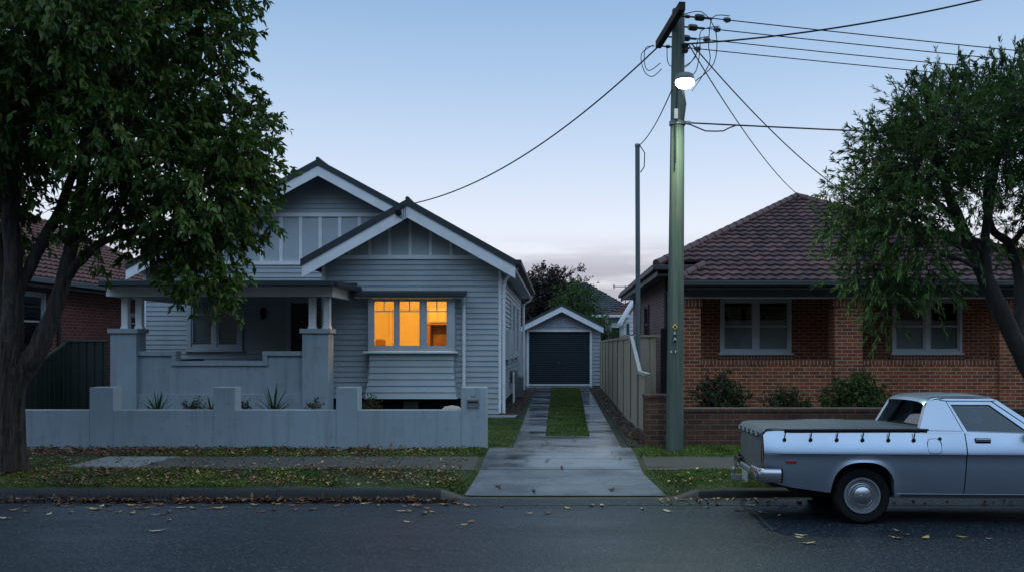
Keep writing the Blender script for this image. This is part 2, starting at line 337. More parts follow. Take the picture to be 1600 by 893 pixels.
# ------------------------------------------------------------------ mesh helpers
class MB:
    def __init__(s): s.v = []; s.f = []; s.uv = {}
    def add(s, pts, uv=None):
        i = len(s.v); s.v.extend([tuple(p) for p in pts]); s.f.append(tuple(range(i, i + len(pts))))
        if uv: s.uv[len(s.f) - 1] = uv
        return s
    def box(s, x0, x1, y0, y1, z0, z1):
        i = len(s.v)
        s.v += [(x0, y0, z0), (x1, y0, z0), (x1, y1, z0), (x0, y1, z0), (x0, y0, z1), (x1, y0, z1), (x1, y1, z1), (x0, y1, z1)]
        for q in ((0, 3, 2, 1), (4, 5, 6, 7), (0, 1, 5, 4), (1, 2, 6, 5), (2, 3, 7, 6), (3, 0, 4, 7)): s.f.append(tuple(i + k for k in q))
        return s
    def prism(s, poly, axis, a, b):
        """polygon in the plane across AXIS, from a to b. axis 'y': poly is (x, z); 'x': (y, z); 'z': (x, y)"""
        def P(p, t): return {'y': (p[0], t, p[1]), 'x': (t, p[0], p[1]), 'z': (p[0], p[1], t)}[axis]
        n = len(poly); i = len(s.v)
        s.v += [P(p, a) for p in poly] + [P(p, b) for p in poly]
        s.f.append(tuple(range(i + n - 1, i - 1, -1))); s.f.append(tuple(range(i + n, i + 2 * n)))
        for k in range(n): s.f.append((i + k, i + (k + 1) % n, i + n + (k + 1) % n, i + n + k))
        return s
    def tube(s, pts, r, n=8, caps=True):
        pts = [Vector(p) for p in pts]; rs = r if isinstance(r, (list, tuple)) else [r] * len(pts)
        i0 = len(s.v); prev = None
        for k, p in enumerate(pts):
            t = (pts[min(k + 1, len(pts) - 1)] - pts[max(k - 1, 0)])
            t = t.normalized() if t.length > 1e-9 else Vector((0, 0, 1))
            if prev is None:
                u = t.cross(Vector((0, 0, 1)) if abs(t.z) < .9 else Vector((1, 0, 0))).normalized()
            else:
                u = (prev - t * prev.dot(t)); u = u.normalized() if u.length > 1e-6 else t.cross(Vector((1, 0, 0))).normalized()
            prev = u; w = t.cross(u)
            for j in range(n):
                a = 2 * math.pi * j / n; q = p + (u * math.cos(a) + w * math.sin(a)) * rs[k]; s.v.append(tuple(q))
        for k in range(len(pts) - 1):
            for j in range(n):
                a = i0 + k * n + j; b = i0 + k * n + (j + 1) % n
                s.f.append((a, b, b + n, a + n))
        if caps:
            s.f.append(tuple(i0 + j for j in range(n - 1, -1, -1))); e = i0 + (len(pts) - 1) * n
            s.f.append(tuple(e + j for j in range(n)))
        return s
    def lathe(s, c, prof, axis='z', n=28, cap0=False, cap1=False):
        """prof: list of (radius, height along axis)"""
        i0 = len(s.v); c = Vector(c)
        for r, h in prof:
            for j in range(n):
                a = 2 * math.pi * j / n; p, q = r * math.cos(a), r * math.sin(a)
                s.v.append(tuple(c + Vector({'z': (p, q, h), 'y': (p, h, q), 'x': (h, p, q)}[axis])))
        for k in range(len(prof) - 1):
            for j in range(n):
                a = i0 + k * n + j; b = i0 + k * n + (j + 1) % n; s.f.append((a, b, b + n, a + n))
        if cap0: s.f.append(tuple(i0 + j for j in range(n)))
        if cap1: s.f.append(tuple(i0 + (len(prof) - 1) * n + j for j in range(n)))
        return s
    def grid(s, rows):
        i0 = len(s.v); m = len(rows[0])
        for r in rows: s.v += [tuple(p) for p in r]
        for a in range(len(rows) - 1):
            for b in range(m - 1):
                i = i0 + a * m + b; s.f.append((i, i + 1, i + m + 1, i + m))
        return s
    def build(s, name, m, parent=None, smooth=False, bevel=0, local=False, angle=35, recalc=True):
        me = bpy.data.meshes.new(name); off = Vector((0, 0, 0))
        v = s.v
        if parent is None and v and not local:
            a = np.array(v); off = Vector(((a[:, 0].min() + a[:, 0].max()) / 2, (a[:, 1].min() + a[:, 1].max()) / 2, a[:, 2].min()))
            v = [tuple(q) for q in (a - np.array(off))]
        me.from_pydata(v, [], s.f)
        if recalc:
            import bmesh
            bm = bmesh.new(); bm.from_mesh(me)
            if not s.uv: bmesh.ops.remove_doubles(bm, verts=bm.verts, dist=1e-5)
            bmesh.ops.recalc_face_normals(bm, faces=bm.faces); bm.to_mesh(me); bm.free()
        if s.uv:
            u = me.uv_layers.new(name='UVMap')
            for p in me.polygons:
                q = s.uv.get(p.index)
                if q:
                    for li in p.loop_indices:
                        # nearest uv by vertex index order
                        k = s.f[p.index].index(me.loops[li].vertex_index); u.data[li].uv = q[k]
        me.materials.append(m)
        o = bpy.data.objects.new(name, me); C.objects.link(o); o.location = off
        if parent is None: WORLD_LOC[o.name] = off.copy()
        if parent is not None:
            o.parent = parent
            if not local:
                bpy.context.view_layer.update()
                o.matrix_parent_inverse = Matrix.Translation(-WORLD_LOC.get(parent.name, Vector()))
        if smooth:
            for p in me.polygons: p.use_smooth = True
            me.set_sharp_from_angle(angle=R(angle))
        if bevel:
            bv = o.modifiers.new('bevel', 'BEVEL'); bv.width = bevel; bv.segments = 2; bv.limit_method = 'ANGLE'; bv.angle_limit = R(40)
        return o
WORLD_LOC = {}
def thing(name, label, cat, loc, group=None, rot=None):
    o = bpy.data.objects.new(name, None); C.objects.link(o); o.location = loc; o.empty_display_size = .2
    if rot: o.rotation_euler = rot
    WORLD_LOC[o.name] = Vector(loc)
    return tag(o, label, cat, group)
def tag(o, label, cat, group=None, kind=None):
    if label: o['label'] = label
    if cat: o['category'] = cat
    if group: o['group'] = group
    if kind: o['kind'] = kind
    return o
def struct(o, kind='structure'):
    o['kind'] = kind; return o
def leafcloud(name, P, D, L, Wd, m, parent=None, seed=0, fold=.25, droop=.12):
    """P base points, D directions (n,3), L lengths, Wd widths -> one mesh of folded leaf blades"""
    rng = np.random.default_rng(seed); n = len(P)
    D = D / (np.linalg.norm(D, axis=1, keepdims=True) + 1e-9)
    A = rng.normal(size=(n, 3)); A[:, 2] = np.abs(A[:, 2]) + .6
    S = np.cross(D, A); S /= np.linalg.norm(S, axis=1, keepdims=True) + 1e-9
    U = np.cross(S, D)
    L = np.broadcast_to(np.asarray(L, float), (n,))[:, None]; Wd = np.broadcast_to(np.asarray(Wd, float), (n,))[:, None]
    mid = P + D * L * .45
    tip = P + D * L; tip[:, 2] -= (droop * L)[:, 0]
    V = np.stack([P, mid + S * Wd * .5 + U * Wd * fold, tip, mid - S * Wd * .5 + U * Wd * fold], 1).reshape(-1, 3)
    b = np.arange(n)[:, None] * 4
    T = np.concatenate([b + np.array([[0, 1, 2]]), b + np.array([[0, 2, 3]])], 1).reshape(-1, 3)
    return trimesh(name, V, T, m, parent)
def trimesh(name, V, T, m, parent=None, at=None):
    me = bpy.data.meshes.new(name)
    off = np.zeros(3)
    if parent is None:
        off = np.array([(V[:, 0].min() + V[:, 0].max()) / 2, (V[:, 1].min() + V[:, 1].max()) / 2, V[:, 2].min()]); V = V - off
    me.vertices.add(len(V)); me.vertices.foreach_set('co', V.astype(np.float32).ravel())
    me.loops.add(T.size); me.loops.foreach_set('vertex_index', T.astype(np.int32).ravel())
    me.polygons.add(len(T)); me.polygons.foreach_set('loop_start', np.arange(0, T.size, T.shape[1], dtype=np.int32))
    me.polygons.foreach_set('loop_total', np.full(len(T), T.shape[1], dtype=np.int32))
    me.update(calc_edges=True); me.materials.append(m)
    o = bpy.data.objects.new(name, me); C.objects.link(o); o.location = off
    if parent is not None:
        o.parent = parent; o.matrix_parent_inverse = Matrix.Translation(-WORLD_LOC.get(parent.name, Vector()))
    return o
def boards(mb, z0, z1, pitch, u0, u1, M, out=.029, holes=()):
    """lapped boards: M(u, n, z) places a point n metres proud of the wall; u0, u1 may be functions of z"""
    f0 = u0 if callable(u0) else (lambda z: u0); f1 = u1 if callable(u1) else (lambda z: u1)
    z = z0
    while z < z1 - .02:
        zt = min(z + pitch, z1); zc = (z + zt) / 2
        spans = [(None, None)]
        cuts = sorted((h[0], h[1]) for h in holes if h[2] < zc < h[3])
        segs = []; a = None
        for c in cuts: segs.append((a, c[0])); a = c[1]
        segs.append((a, None))
        for a, b in segs:
            la, ra = (f0(z), f0(zt)) if a is None else (a, a)
            lb, rb = (f1(z), f1(zt)) if b is None else (b, b)
            if lb - la < .01: continue
            mb.add([M(la, out, z), M(lb, out, z), M(rb, .004, zt), M(ra, .004, zt)])
            mb.add([M(la, 0, z), M(lb, 0, z), M(lb, out, z), M(la, out, z)])
            mb.add([M(la, 0, z), M(la, out, z), M(ra, .004, zt), M(ra, 0, zt)])
            mb.add([M(lb, 0, z), M(lb, out, z), M(rb, .004, zt), M(rb, 0, zt)])
        z = zt
    return mb
def tileplane(mb, O, U, V, Lv, ul, ur, tw=.25, course=.33, amp=.018):
    """interlocking roof tiles on the plane O + u U + v V, u between ul(v) and ur(v)"""
    O, U, V = Vector(O), Vector(U).normalized(), Vector(V).normalized(); Nn = U.cross(V).normalized()
    if Nn.z < 0: Nn = -Nn
    i = 0
    while i * course < Lv - .01:
        v0 = i * course; v1 = min(v0 + course * 1.02, Lv)
        a0, b0, a1, b1 = ul(v0), ur(v0), ul(v1), ur(v1)
        sh = (.5 * (i % 2)) * tw * 0
        us = sorted({a0, b0} | {k * tw / 4 + sh for k in range(math.ceil((a0 - sh) / (tw / 4)), math.floor((b0 - sh) / (tw / 4)) + 1)})
        def h(u):
            t = ((u - sh) / tw) % 1.0
            return amp * math.cos(2 * math.pi * t) + (.006 * math.sin(i * 12.9 + math.floor((u - sh) / tw) * 78.2))
        for p, q in zip(us, us[1:]):
            if q - p < 1e-4: continue
            pt, qt = min(max(p, a1), b1), min(max(q, a1), b1)
            uc = math.floor(((p + q) / 2 - sh) / tw) + .5
            P0 = O + U * p + V * v0; Q0 = O + U * q + V * v0; P1 = O + U * pt + V * v1; Q1 = O + U * qt + V * v1
            t = (uc, i + .5); t4 = [t] * 4
            mb.add([P0 + Nn * (.062 + h(p)), Q0 + Nn * (.062 + h(q)), Q1 + Nn * (.010 + h(q)), P1 + Nn * (.010 + h(p))], t4)
            mb.add([P0 + Nn * (-.01), Q0 + Nn * (-.01), Q0 + Nn * (.062 + h(q)), P0 + Nn * (.062 + h(p))], t4)
        i += 1
    return mb
def hipcaps(mb, a, b, r=.11, step=.38):
    a, b = Vector(a), Vector(b); n = max(2, int((b - a).length / step)); d = (b - a) / n
    for k in range(n):
        p = a + d * k
        mb.tube([p, p + d * .98], [r, r * .84], 8)
    return mb
def window(name, parent, x0, x1, z0, z1, y, cols, m, transom=0, mid=0, blind=(), arch=.09, face=None, depth=.05):
    """timber window in a wall facing -y (or face='x' for a wall facing +x, where x0..x1 run along y)"""
    def bx(mb, a, b, n0, n1, c, d):
        if face == 'x': mb.box(y - n1, y - n0, a, b, c, d)
        elif face == '-x': mb.box(y + n0, y + n1, a, b, c, d)
        else: mb.box(a, b, y + n0, y + n1, c, d)
    fr = MB()
    bx(fr, x0, x0 + arch, -depth, .06, z0, z1); bx(fr, x1 - arch, x1, -depth, .06, z0, z1)
    bx(fr, x0 + arch, x1 - arch, -depth, .06, z1 - arch, z1); bx(fr, x0 + arch, x1 - arch, -depth, .06, z0, z0 + arch * .7)
    n = len(cols); ix0, ix1 = x0 + arch, x1 - arch; iz0, iz1 = z0 + arch * .7, z1 - arch
    mull = .11; cw = (ix1 - ix0 - mull * (n - 1)) / n
    pn = MB()
    for k in range(n):
        a = ix0 + k * (cw + mull); b = a + cw
        if k < n - 1: bx(fr, b, b + mull, -depth + .008, .055, iz0, iz1)
        sw = .045
        bx(fr, a, a + sw, -.018, .03, iz0, iz1); bx(fr, b - sw, b, -.018, .03, iz0, iz1)
        bx(fr, a + sw, b - sw, -.018, .03, iz0, iz0 + sw * 1.4); bx(fr, a + sw, b - sw, -.018, .03, iz1 - sw, iz1)
        if transom:
            zt = iz1 - transom; bx(fr, a + sw, b - sw, -.012, .02, zt - .012, zt + .012)
            bx(fr, (a + b) / 2 - .011, (a + b) / 2 + .011, -.012, .02, zt + .012, iz1 - sw)
        if mid: zt = lerp(iz0, iz1, mid); bx(fr, a + sw, b - sw, -.016, .028, zt - .022, zt + .022)
        if cols[k] == 'blind':
            bl = MB(); zz = iz0 + .02
            while zz < iz1 - .03:
                bx(bl, a + sw, b - sw, .05, .056 + .012, zz, zz + .034); zz += .042
            blind_parts.append((bl, 'blind'))
        if cols[k] == 'roller':
            bl = MB(); bx(bl, a + .01, b - .01, .055, .060, iz0 + .0, iz0 + (iz1 - iz0) * .62); blind_parts.append((bl, 'roller_blind'))
        bx(pn, a + sw, b - sw, .006, .010, iz0 + sw, iz1 - sw)
    f = fr.build(name, m, parent, bevel=.004)
    si = MB(); bx(si, x0 - .04, x1 + .04, -depth - .05, .03, z0 - .05, z0 - .001); si.build('sill', m, f, bevel=.006)
    pn.build('pane', glass_m, f)
    while blind_parts:
        bl, nm = blind_parts.pop(); bl.build(nm, blind_m, f)
    return f
blind_parts = []
FR = lambda y: (lambda u, n, z: (u, y - n, z))          # wall facing the street
RT = lambda x: (lambda u, n, z: (x + n, u, z))          # wall facing right
LF = lambda x: (lambda u, n, z: (x - n, u, z))          # wall facing left

# ================================================================== THE SETTING
def sheet(name, xs, ys, m, lift=0.0, mask=None):
    """a sheet that follows the ground"""
    mb = MB(); nx = len(xs); 
    for y in ys:
        for x in xs: mb.v.append((x, y, G(x, y) + lift))
    for j in range(len(ys) - 1):
        for i in range(nx - 1):
            if mask and not mask((xs[i] + xs[i + 1]) / 2, (ys[j] + ys[j + 1]) / 2): continue
            a = j * nx + i; mb.f.append((a, a + 1, a + nx + 1, a + nx))
    return mb.build(name, m, None, smooth=True)
fr = lambda a, b, n: [a + (b - a) * i / n for i in range(n + 1)]
EDGE_L, EDGE_R = -1.10, 1.17                       # driveway crossing at the boundary
def cross_l(y): return lerp(-1.22, EDGE_L, min(1, max(0, (y - 11.6) / .9)))
def cross_r(y): return lerp(1.42, EDGE_R, min(1, max(0, (y - 11.6) / .9)))
# the far ground sheet reaches the horizon
g = MB(); g.add([(-400, 14.4, .147), (400, 14.4, .147), (400, 900, .147), (-400, 900, .147)])
struct(g.build('ground', yard_m))
g = MB(); g.add([(-400, -900, -.02), (400, -900, -.02), (400, -9, -.02), (-400, -9, -.02)]); struct(g.build('terrain', yard_m))
struct(sheet('road', fr(-120, 120, 24), [-9, 0, 5, 7, 9, 11.14, 11.5], asphalt_m))
xs = fr(-60, -8, 10) + fr(-8, 8, 128)[1:] + fr(8, 60, 10)[1:]
struct(sheet('verge', xs, [11.6, 12.0, 12.6, 12.75, 13.5, 14.4], verge_m))
# gutter strip of concrete beside the asphalt
g = MB(); g.add([(-120, 11.14, G(0, 11.14) + .004), (120, 11.14, G(0, 11.14) + .004), (120, 11.47, -.19), (-120, 11.47, -.19)])
struct(g.build('gutter_strip', path_m))
# kerb: stones 1.2 m long, laid back at the driveway
k = MB(); k2 = MB()
def kerb_h(x): return lerp(.150, .028, dip(x))
x = -48.0
while x < 48:
    L_ = 1.2 if abs(x) > 4 else .3
    a, b = x, x + L_ - (.006 if abs(x) > 4 else 0)
    pr = []
    for q in (a, b):
        h = kerb_h(q); pr.append([(q, 11.44, -.20), (q, 11.455 + .01, -.19 + h * .6), (q, 11.475, -.19 + h - .012), (q, 11.49, -.19 + h), (q, 11.625, -.19 + h + .004), (q, 11.63, -.25)])
    kx = k2 if -1.62 < (a + b) / 2 < 1.92 else k
    kx.grid(pr)
    if kx is k: k.add(pr[0]); k.add(pr[1])
    x += L_
struct(k.build('kerb', kerb_m, smooth=True, angle=40)); struct(k2.build('kerb_crossing', path_m, smooth=True, angle=40))
# footpath: slabs with open joints; one newer pale slab
fp = MB(); nw = MB()
def slab(mb, pts, lift=.012):
    top = [(x, y, G(x, y) + lift) for x, y in pts]; bot = [(x, y, G(x, y) - .03) for x, y in pts]
    mb.add(top); n = len(pts)
    for i in range(n): mb.add([bot[i], bot[(i + 1) % n], top[(i + 1) % n], top[i]])
x = -6.80
while x < -1.3:
    b = min(x + 1.5, -1.17); mbx = nw if False else fp
    slab(mbx, [(x, 12.60), (b - .012, 12.60), (b - .012, 13.48), (x, 13.48)]); x += 1.5
x = 1.26
while x < 30:
    slab(fp, [(x, 12.60), (x + 1.488, 12.60), (x + 1.488, 13.48), (x, 13.48)]); x += 1.5
struct(fp.build('footpath', path_m))
slab(nw, [(-7.0, 12.74), (-5.98, 12.74), (-5.70, 13.46), (-6.75, 13.46)], .016)
struct(nw.build('footpath_repair', new_path_m))
# driveway: crossing slabs, then two strips with grass between
dv = MB()
ys = [11.64, 12.62, 13.30, 13.92, 14.46]
for a, b in zip(ys, ys[1:]):
    n = 6
    for i in range(n):
        ya, yb = lerp(a, b - .014, i / n), lerp(a, b - .014, (i + 1) / n)
        xa, xb = fr(cross_l(ya), cross_r(ya), 12), fr(cross_l(yb), cross_r(yb), 12)
        dv.grid([[(x, ya, G(x, ya) + .016) for x in xa], [(x, yb, G(x, yb) + .016) for x in xb]])
def dl(y): return lerp(-.72, -.87, (y - 14.4) / 21)
def dr(y): return lerp(1.03, 1.18, (y - 14.4) / 21)
def gl(y): return lerp(-.23, -.26, (y - 16.3) / 18)
def gr(y): return lerp(.575, .84, (y - 16.3) / 18)
zt = .163
def dslab(x0, x1, x2, x3, a, b): slab(dv, [(x0, a), (x1, a), (x2, b), (x3, b)], zt - .15)
dslab(dl(14.5), dr(14.5), dr(15.45), dl(15.45), 14.475, 15.45)
dslab(dl(15.46), dr(15.46), dr(16.3), dl(16.3), 15.465, 16.3)
y = 16.315
while y < 35.4:
    b = min(y + 1.85, 35.5)
    dslab(dl(y), gl(y), gl(b), dl(b), y, b - .016); dslab(gr(y), dr(y), dr(b), gr(b), y, b - .016); y = b
dslab(-1.3, 1.4, 1.4, -1.3, 35.52, 36.75)
struct(dv.build('driveway', drive_m))
# garden beds beside the driveway
d = MB(); d.prism([(-1.37, 21.0), (-.90, 21.0), (-.88, 35.4), (-1.37, 35.4)], 'z', .10, .17)
d.prism([(1.16, 14.6), (1.50, 14.6), (1.62, 35.2), (1.26, 35.2)], 'z', .10, .17)
struct(d.build('garden_bed_soil', soil_m))
d = MB(); d.prism([(-2.6, 20.6), (-1.0, 20.6), (-.95, 21.25), (-2.6, 21.25)], 'z', .10, .172); struct(d.build('side_path', concrete_m))
d = MB(); d.prism([(-9.2, 15.2), (-2.2, 15.2), (-2.2, 18.6), (-9.2, 18.6)], 'z', .10, .19); d.prism([(2.0, 15.0), (13, 15.0), (13, 21.2), (2.0, 21.2)], 'z', .10, .19)
struct(d.build('front_garden_soil', soil_m))

# ================================================================== FRONT WALL OF THE BLUE HOUSE
YW = 14.4
fw = thing('garden_wall', 'low blue-grey rendered front wall with four raised square pillars and a letterbox', 'wall', (-4.8, YW + .12, .15))
PIL = [(140, 177), (333, 367), (525, 559), (720, 760)]
wtop = Z(640, YW); ptop = Z(604.5, YW)
w = MB(); pil = [(X(a, YW), X(b, YW)) for a, b in PIL]
prev = -10.6
for a, b in pil:
    w.box(prev, a, YW, YW + .22, .08, wtop); prev = b
w.build('wall_panel', render_m, fw, bevel=.008)
for a, b in pil:
    p = MB(); p.box(a, b, YW - .003, YW + .30, .08, ptop); p.build('pillar', render_m, fw, bevel=.01)
lb = MB(); lx0, lx1, lz0, lz1 = X(729.5, YW), X(749, YW), Z(637.5, YW), Z(623, YW)
lb.box(lx0, lx1, YW - .012, YW + .02, lz0, lz1)
lbo = lb.build('letterbox', letter_m, fw, bevel=.004)
sl = MB(); sl.box(lx0 + .02, lx1 - .02, YW - .020, YW - .010, lz1 - .055, lz1 - .03); sl.build('mail_slot', dark_m, lbo)
em = MB(); em.tube([(lerp(lx0, lx1, .5) + .055 * math.cos(a) * 1.0, YW - .016, lz0 + .055 + .030 * math.sin(a)) for a in np.linspace(-2.9, .6, 14)], .006, 6); em.build('emblem', galv_m, lbo)
def text(name, body, size, loc, m, parent, rot=(R(90), 0, 0), ext=.002):
    cu = bpy.data.curves.new(name, 'FONT'); cu.body = body; cu.size = size; cu.extrude = ext; cu.align_x = 'CENTER'
    t = bpy.data.objects.new('text_source', cu); C.objects.link(t); bpy.context.view_layer.update()
    me = bpy.data.meshes.new_from_object(t.evaluated_get(bpy.context.evaluated_depsgraph_get())); bpy.data.objects.remove(t)
    me.materials.clear(); me.materials.append(m); o = bpy.data.objects.new(name, me); C.objects.link(o); o.location = loc; o.rotation_euler = rot; o.parent = parent
    o.matrix_parent_inverse = Matrix.Translation(-WORLD_LOC.get(parent.name, Vector())); return o
text('house_number', '107', .055, ((lx0 + lx1) / 2, YW - .0045, lz1 + .025), letter_m, fw)

# ================================================================== BLUE WEATHERBOARD HOUSE
H = thing('weatherboard_house', 'blue-grey weatherboard bungalow with two white-edged gables and a lit orange bay window', 'house', (-5.5, 24, .15))
YG, YB, YM, YMB, YV = 21.4, 20.8, 24.0, 23.3, 19.6
gx0, gx1 = X(505, YG), X(781, YG)
RX, RZ = X(637, YB), Z(311, YB)                    # front gable ridge
ex1, ex0, ez = X(803, YB), X(472, YB), Z(404, YB)
sl1 = (RZ - ez) / (ex1 - RX); sl0 = (RZ - ez) / (RX - ex0)
MX_, MZ_ = X(497, YMB), Z(249, YMB)                # main ridge
msl = (MZ_ - ez) / (ex1 - MX_); mx0 = X(197, YMB); mz0 = MZ_ - msl * (MX_ - mx0)
HB = 33.2
ml = X(226, YM)
bay = (X(575, 21.05), X(710, 21.05), Z(548, 21.05), Z(466, 21.05))
rail = Z(402, YG)
# street wall of the front room: lapped boards up to the gable rail
mb = MB(); boards(mb, .56, rail - .03, .127, gx0, gx1, FR(YG), holes=[(bay[0] + .02, bay[1] - .02, bay[2], bay[3])])
boards(mb, .18, .56, .127, bay[1] + .18, gx1, FR(YG))
mb.build('street_wall', boards_m, H)
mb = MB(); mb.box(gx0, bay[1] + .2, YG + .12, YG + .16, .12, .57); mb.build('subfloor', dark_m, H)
v_ = MB(); v_.box(X(630, YG), X(653, YG), YG + .03, YG + .12, Z(638, YG), Z(626, YG)); v_.build('subfloor_vent', letter_m, H, bevel=.005)
# gable of sheet and battens
mb = MB(); mb.prism([(gx0, rail), (gx1, rail), (gx1, RZ - sl1 * (gx1 - RX) - .1), (RX, RZ - .12), (gx0, RZ - sl0 * (RX - gx0) - .1)], 'y', YG - .006, YG + .03); mb.build('gable_panel', panel_m, H)
mb = MB(); mb.box(gx0 - .02, gx1 + .02, YG - .05, YG - .008, rail - .05, rail + .05); mb.build('gable_rail', trim_m, H, bevel=.004)
for px in (513, 546, 578, 609, 641, 673, 705, 737, 768):
    cx = X(px, YG); zt_ = RZ - (sl1 if cx > RX else sl0) * abs(cx - RX) - .16
    if zt_ - rail > .08:
        mb = MB(); mb.box(cx - .035, cx + .035, YG - .032, YG - .008, rail + .052, zt_); mb.build('gable_batten', trim_m, H)
# right hand side wall and left wall, back
sh = [(22.7, 24.7, 1.45, 2.22), (26.2, 27.7, 1.5, 3.1), (28.5, 30.2, 1.5, 3.1)]
mb = MB(); boards(mb, .42, ez + .0, .127, YG, HB, RT(gx1), holes=[h for h in sh[1:]]); boards(mb, .5, 3.8, .127, YG, YM, LF(gx0)); mb.build('side_wall', boards_m, H)
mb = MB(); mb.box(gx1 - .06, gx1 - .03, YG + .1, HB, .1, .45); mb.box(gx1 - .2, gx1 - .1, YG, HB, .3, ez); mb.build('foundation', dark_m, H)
mb = MB(); boards(mb, .3, 3.9, .127, YM, HB, LF(ml)); mb.box(ml, gx1, HB - .05, HB, .2, 3.9); mb.build('rear_wall', boards_m, H)
mb = MB(); mb.box(gx1 - .03, gx1 + .035, YG - .035, YG + .035, .2, rail + .0); mb.build('corner_board', trim_m, H, bevel=.004)
mb = MB(); mb.box(gx0 - .03, gx0 + .05, YG - .032, YG + .03, .5, rail); mb.build('corner_board', trim_m, H)
for (a, b, c, d_) in sh[1:]:
    f = window('side_window', H, a, b, c, d_, gx1 + .02, ['plain'], frame_m, face='x', arch=.08)
    for s in (a - .32, b + .04):
        q = MB(); q.box(gx1 + .03, gx1 + .05, s, s + .28, c, d_)
        zz = c + .04
        while zz < d_ - .05: q.box(gx1 + .05, gx1 + .072, s + .02, s + .26, zz, zz + .035); zz += .06
        q.build('shutter', trim_m, f)
a, b, c, d_ = sh[0]
mb = MB(); mb.box(gx1 + .024, gx1 + .17, a, b, c, d_); mb.build('meter_box', panel_m, H, bevel=.01)
# gas meter and pipes low on the side wall
gm = MB(); gm.box(gx1 + .03, gx1 + .22, 25.6, 25.95, .75, 1.12); gmo = gm.build('gas_meter', letter_m, H, bevel=.03)
gp = MB(); gp.tube([(gx1 + .12, 25.5, .15), (gx1 + .12, 25.5, 1.0), (gx1 + .12, 25.65, 1.06)], .025); gp.tube([(gx1 + .10, 26.2, .15), (gx1 + .10, 26.2, .8), (gx1 + .10, 25.95, .86)], .03); gp.build('pipe', trim_m, gmo, smooth=True)
hw = MB(); hw.box(gx1 + .04, gx1 + .30, 27.9, 28.4, .2, .85); hw.build('hot_water_unit', letter_m, H, bevel=.02)
# roofs: front gable
def roofslab(name, p, m, th=.05, parent=H):
    """p: four corners, eave a, eave b, ridge b, ridge a"""
    mb = MB(); top = [Vector(q) for q in p]; bot = [q - Vector((0, 0, th)) for q in top]
    mb.add(top); mb.add(bot[::-1])
    for i in range(4): mb.add([top[i], top[(i + 1) % 4], bot[(i + 1) % 4], bot[i]])
    return mb.build(name, m, parent)
E = .02
yf = YB - .05
roofslab('roof', [(ex1 + .05, yf, ez - sl1 * .05), (ex1 + .05, YMB - .02, ez - sl1 * .05), (RX, YMB - .02, RZ), (RX, yf, RZ)], dark_steel_m, .16)
roofslab('roof', [(ex0 - .03, yf, ez - sl0 * .03), (ex0 - .03, YM - .03, ez - sl0 * .03), (RX - .001, YM - .03, RZ), (RX - .001, yf, RZ)], dark_steel_m, .16)
ym = YMB - .05
roofslab('roof', [(ex1 + .05, ym + .06, ez - msl * .05 - .01), (ex1 + .05, HB + .3, ez - msl * .05 - .01), (MX_, HB + .3, MZ_), (MX_, ym + .06, MZ_)], dark_steel_m, .13)
roofslab('roof', [(mx0, ym, mz0), (mx0, HB + .3, mz0), (MX_ - .001, HB + .3, MZ_), (MX_ - .001, ym, MZ_)], dark_steel_m, .16)
roofslab('roof', [(RX - .6, ym, MZ_ - msl * (RX - .6 - MX_)), (RX - .6, ym + .06, MZ_ - msl * (RX - .6 - MX_)), (MX_, ym + .06, MZ_), (MX_, ym, MZ_)], dark_steel_m, .16)
rc = MB(); rc.tube([(RX, yf - .01, RZ + .005), (RX, YM, RZ + .005)], .05, 8); rc.tube([(MX_, ym - .01, MZ_ + .005), (MX_, HB, MZ_ + .005)], .05, 8); rc.build('ridge_cap', dark_steel_m, H, smooth=True)
def barge(x0, z0, x1, z1, y, h=.27, drop=.158):
    mb = MB(); mb.prism([(x0, z0 - drop), (x1, z1 - drop), (x1, z1 - drop - h), (x0, z0 - drop - h)], 'y', y, y + .035)
    return mb.build('barge_board', trim_m, H)
barge(ex1 + .03, ez - sl1 * .03, RX, RZ, YB - .02, .28); barge(ex0, ez, RX - .002, RZ, YB - .02, .28)
barge(RX + .3, MZ_ - msl * (RX + .3 - MX_), MX_, MZ_, YMB - .02, .27); barge(mx0, mz0, MX_ - .002, MZ_, YMB - .02, .27)
# soffit and gutter on the right eave
mb = MB(); mb.box(ex1 + .03, ex1 + .17, YB + .02, HB + .2, ez - .14, ez - .02); mb.build('gutter', dark_steel_m, H, bevel=.015)
mb = MB(); mb.box(ex1 - .01, ex1 + .028, YB + .03, HB + .2, ez - .25, ez - .08); mb.build('fascia', trim_m, H)
mb = MB(); mb.box(gx1 + .03, ex1 - .012, YB + .05, HB + .2, ez - .26, ez - .235); mb.build('soffit', panel_m, H)
def pipe(pts, r=.04, m=trim_m, name='downpipe'): q = MB(); q.tube(pts, r, 10); return q.build(name, m, H, smooth=True)
pipe([(ex1 + .06, YG + .1, ez - .15), (gx1 + .14, YG + .05, ez - .42), (gx1 + .095, YG + .02, ez - .6), (gx1 + .095, YG + .02, .2)])
pipe([(ex1 + .08, HB - .2, ez - .15), (ex1 - .02, HB - .2, ez - .36), (gx1 + .12, HB - .2, ez - .5), (gx1 + .12, HB - .2, .2)], .045)
# black service bracket at the front gable
sb = MB(); sb.box(X(619, YB), X(627, YB), YB - .12, YB - .022, Z(337, YB), Z(329, YB)); sbo = sb.build('service_bracket', black_m, H, bevel=.01)
for k_ in range(4):
    q = MB(); xa = X(627 + k_ * 2.2, YB); q.tube([(xa, YB - .06, Z(322, YB)), (xa - .04 + .02 * k_, YB - .05, Z(338 + k_, YB)), (xa + .03, YB - .0, Z(346 + k_, YB)), (xa + .05, YG - .06, Z(340, YG))], .006, 5); q.build('service_wire', wire_m, sbo, smooth=True)
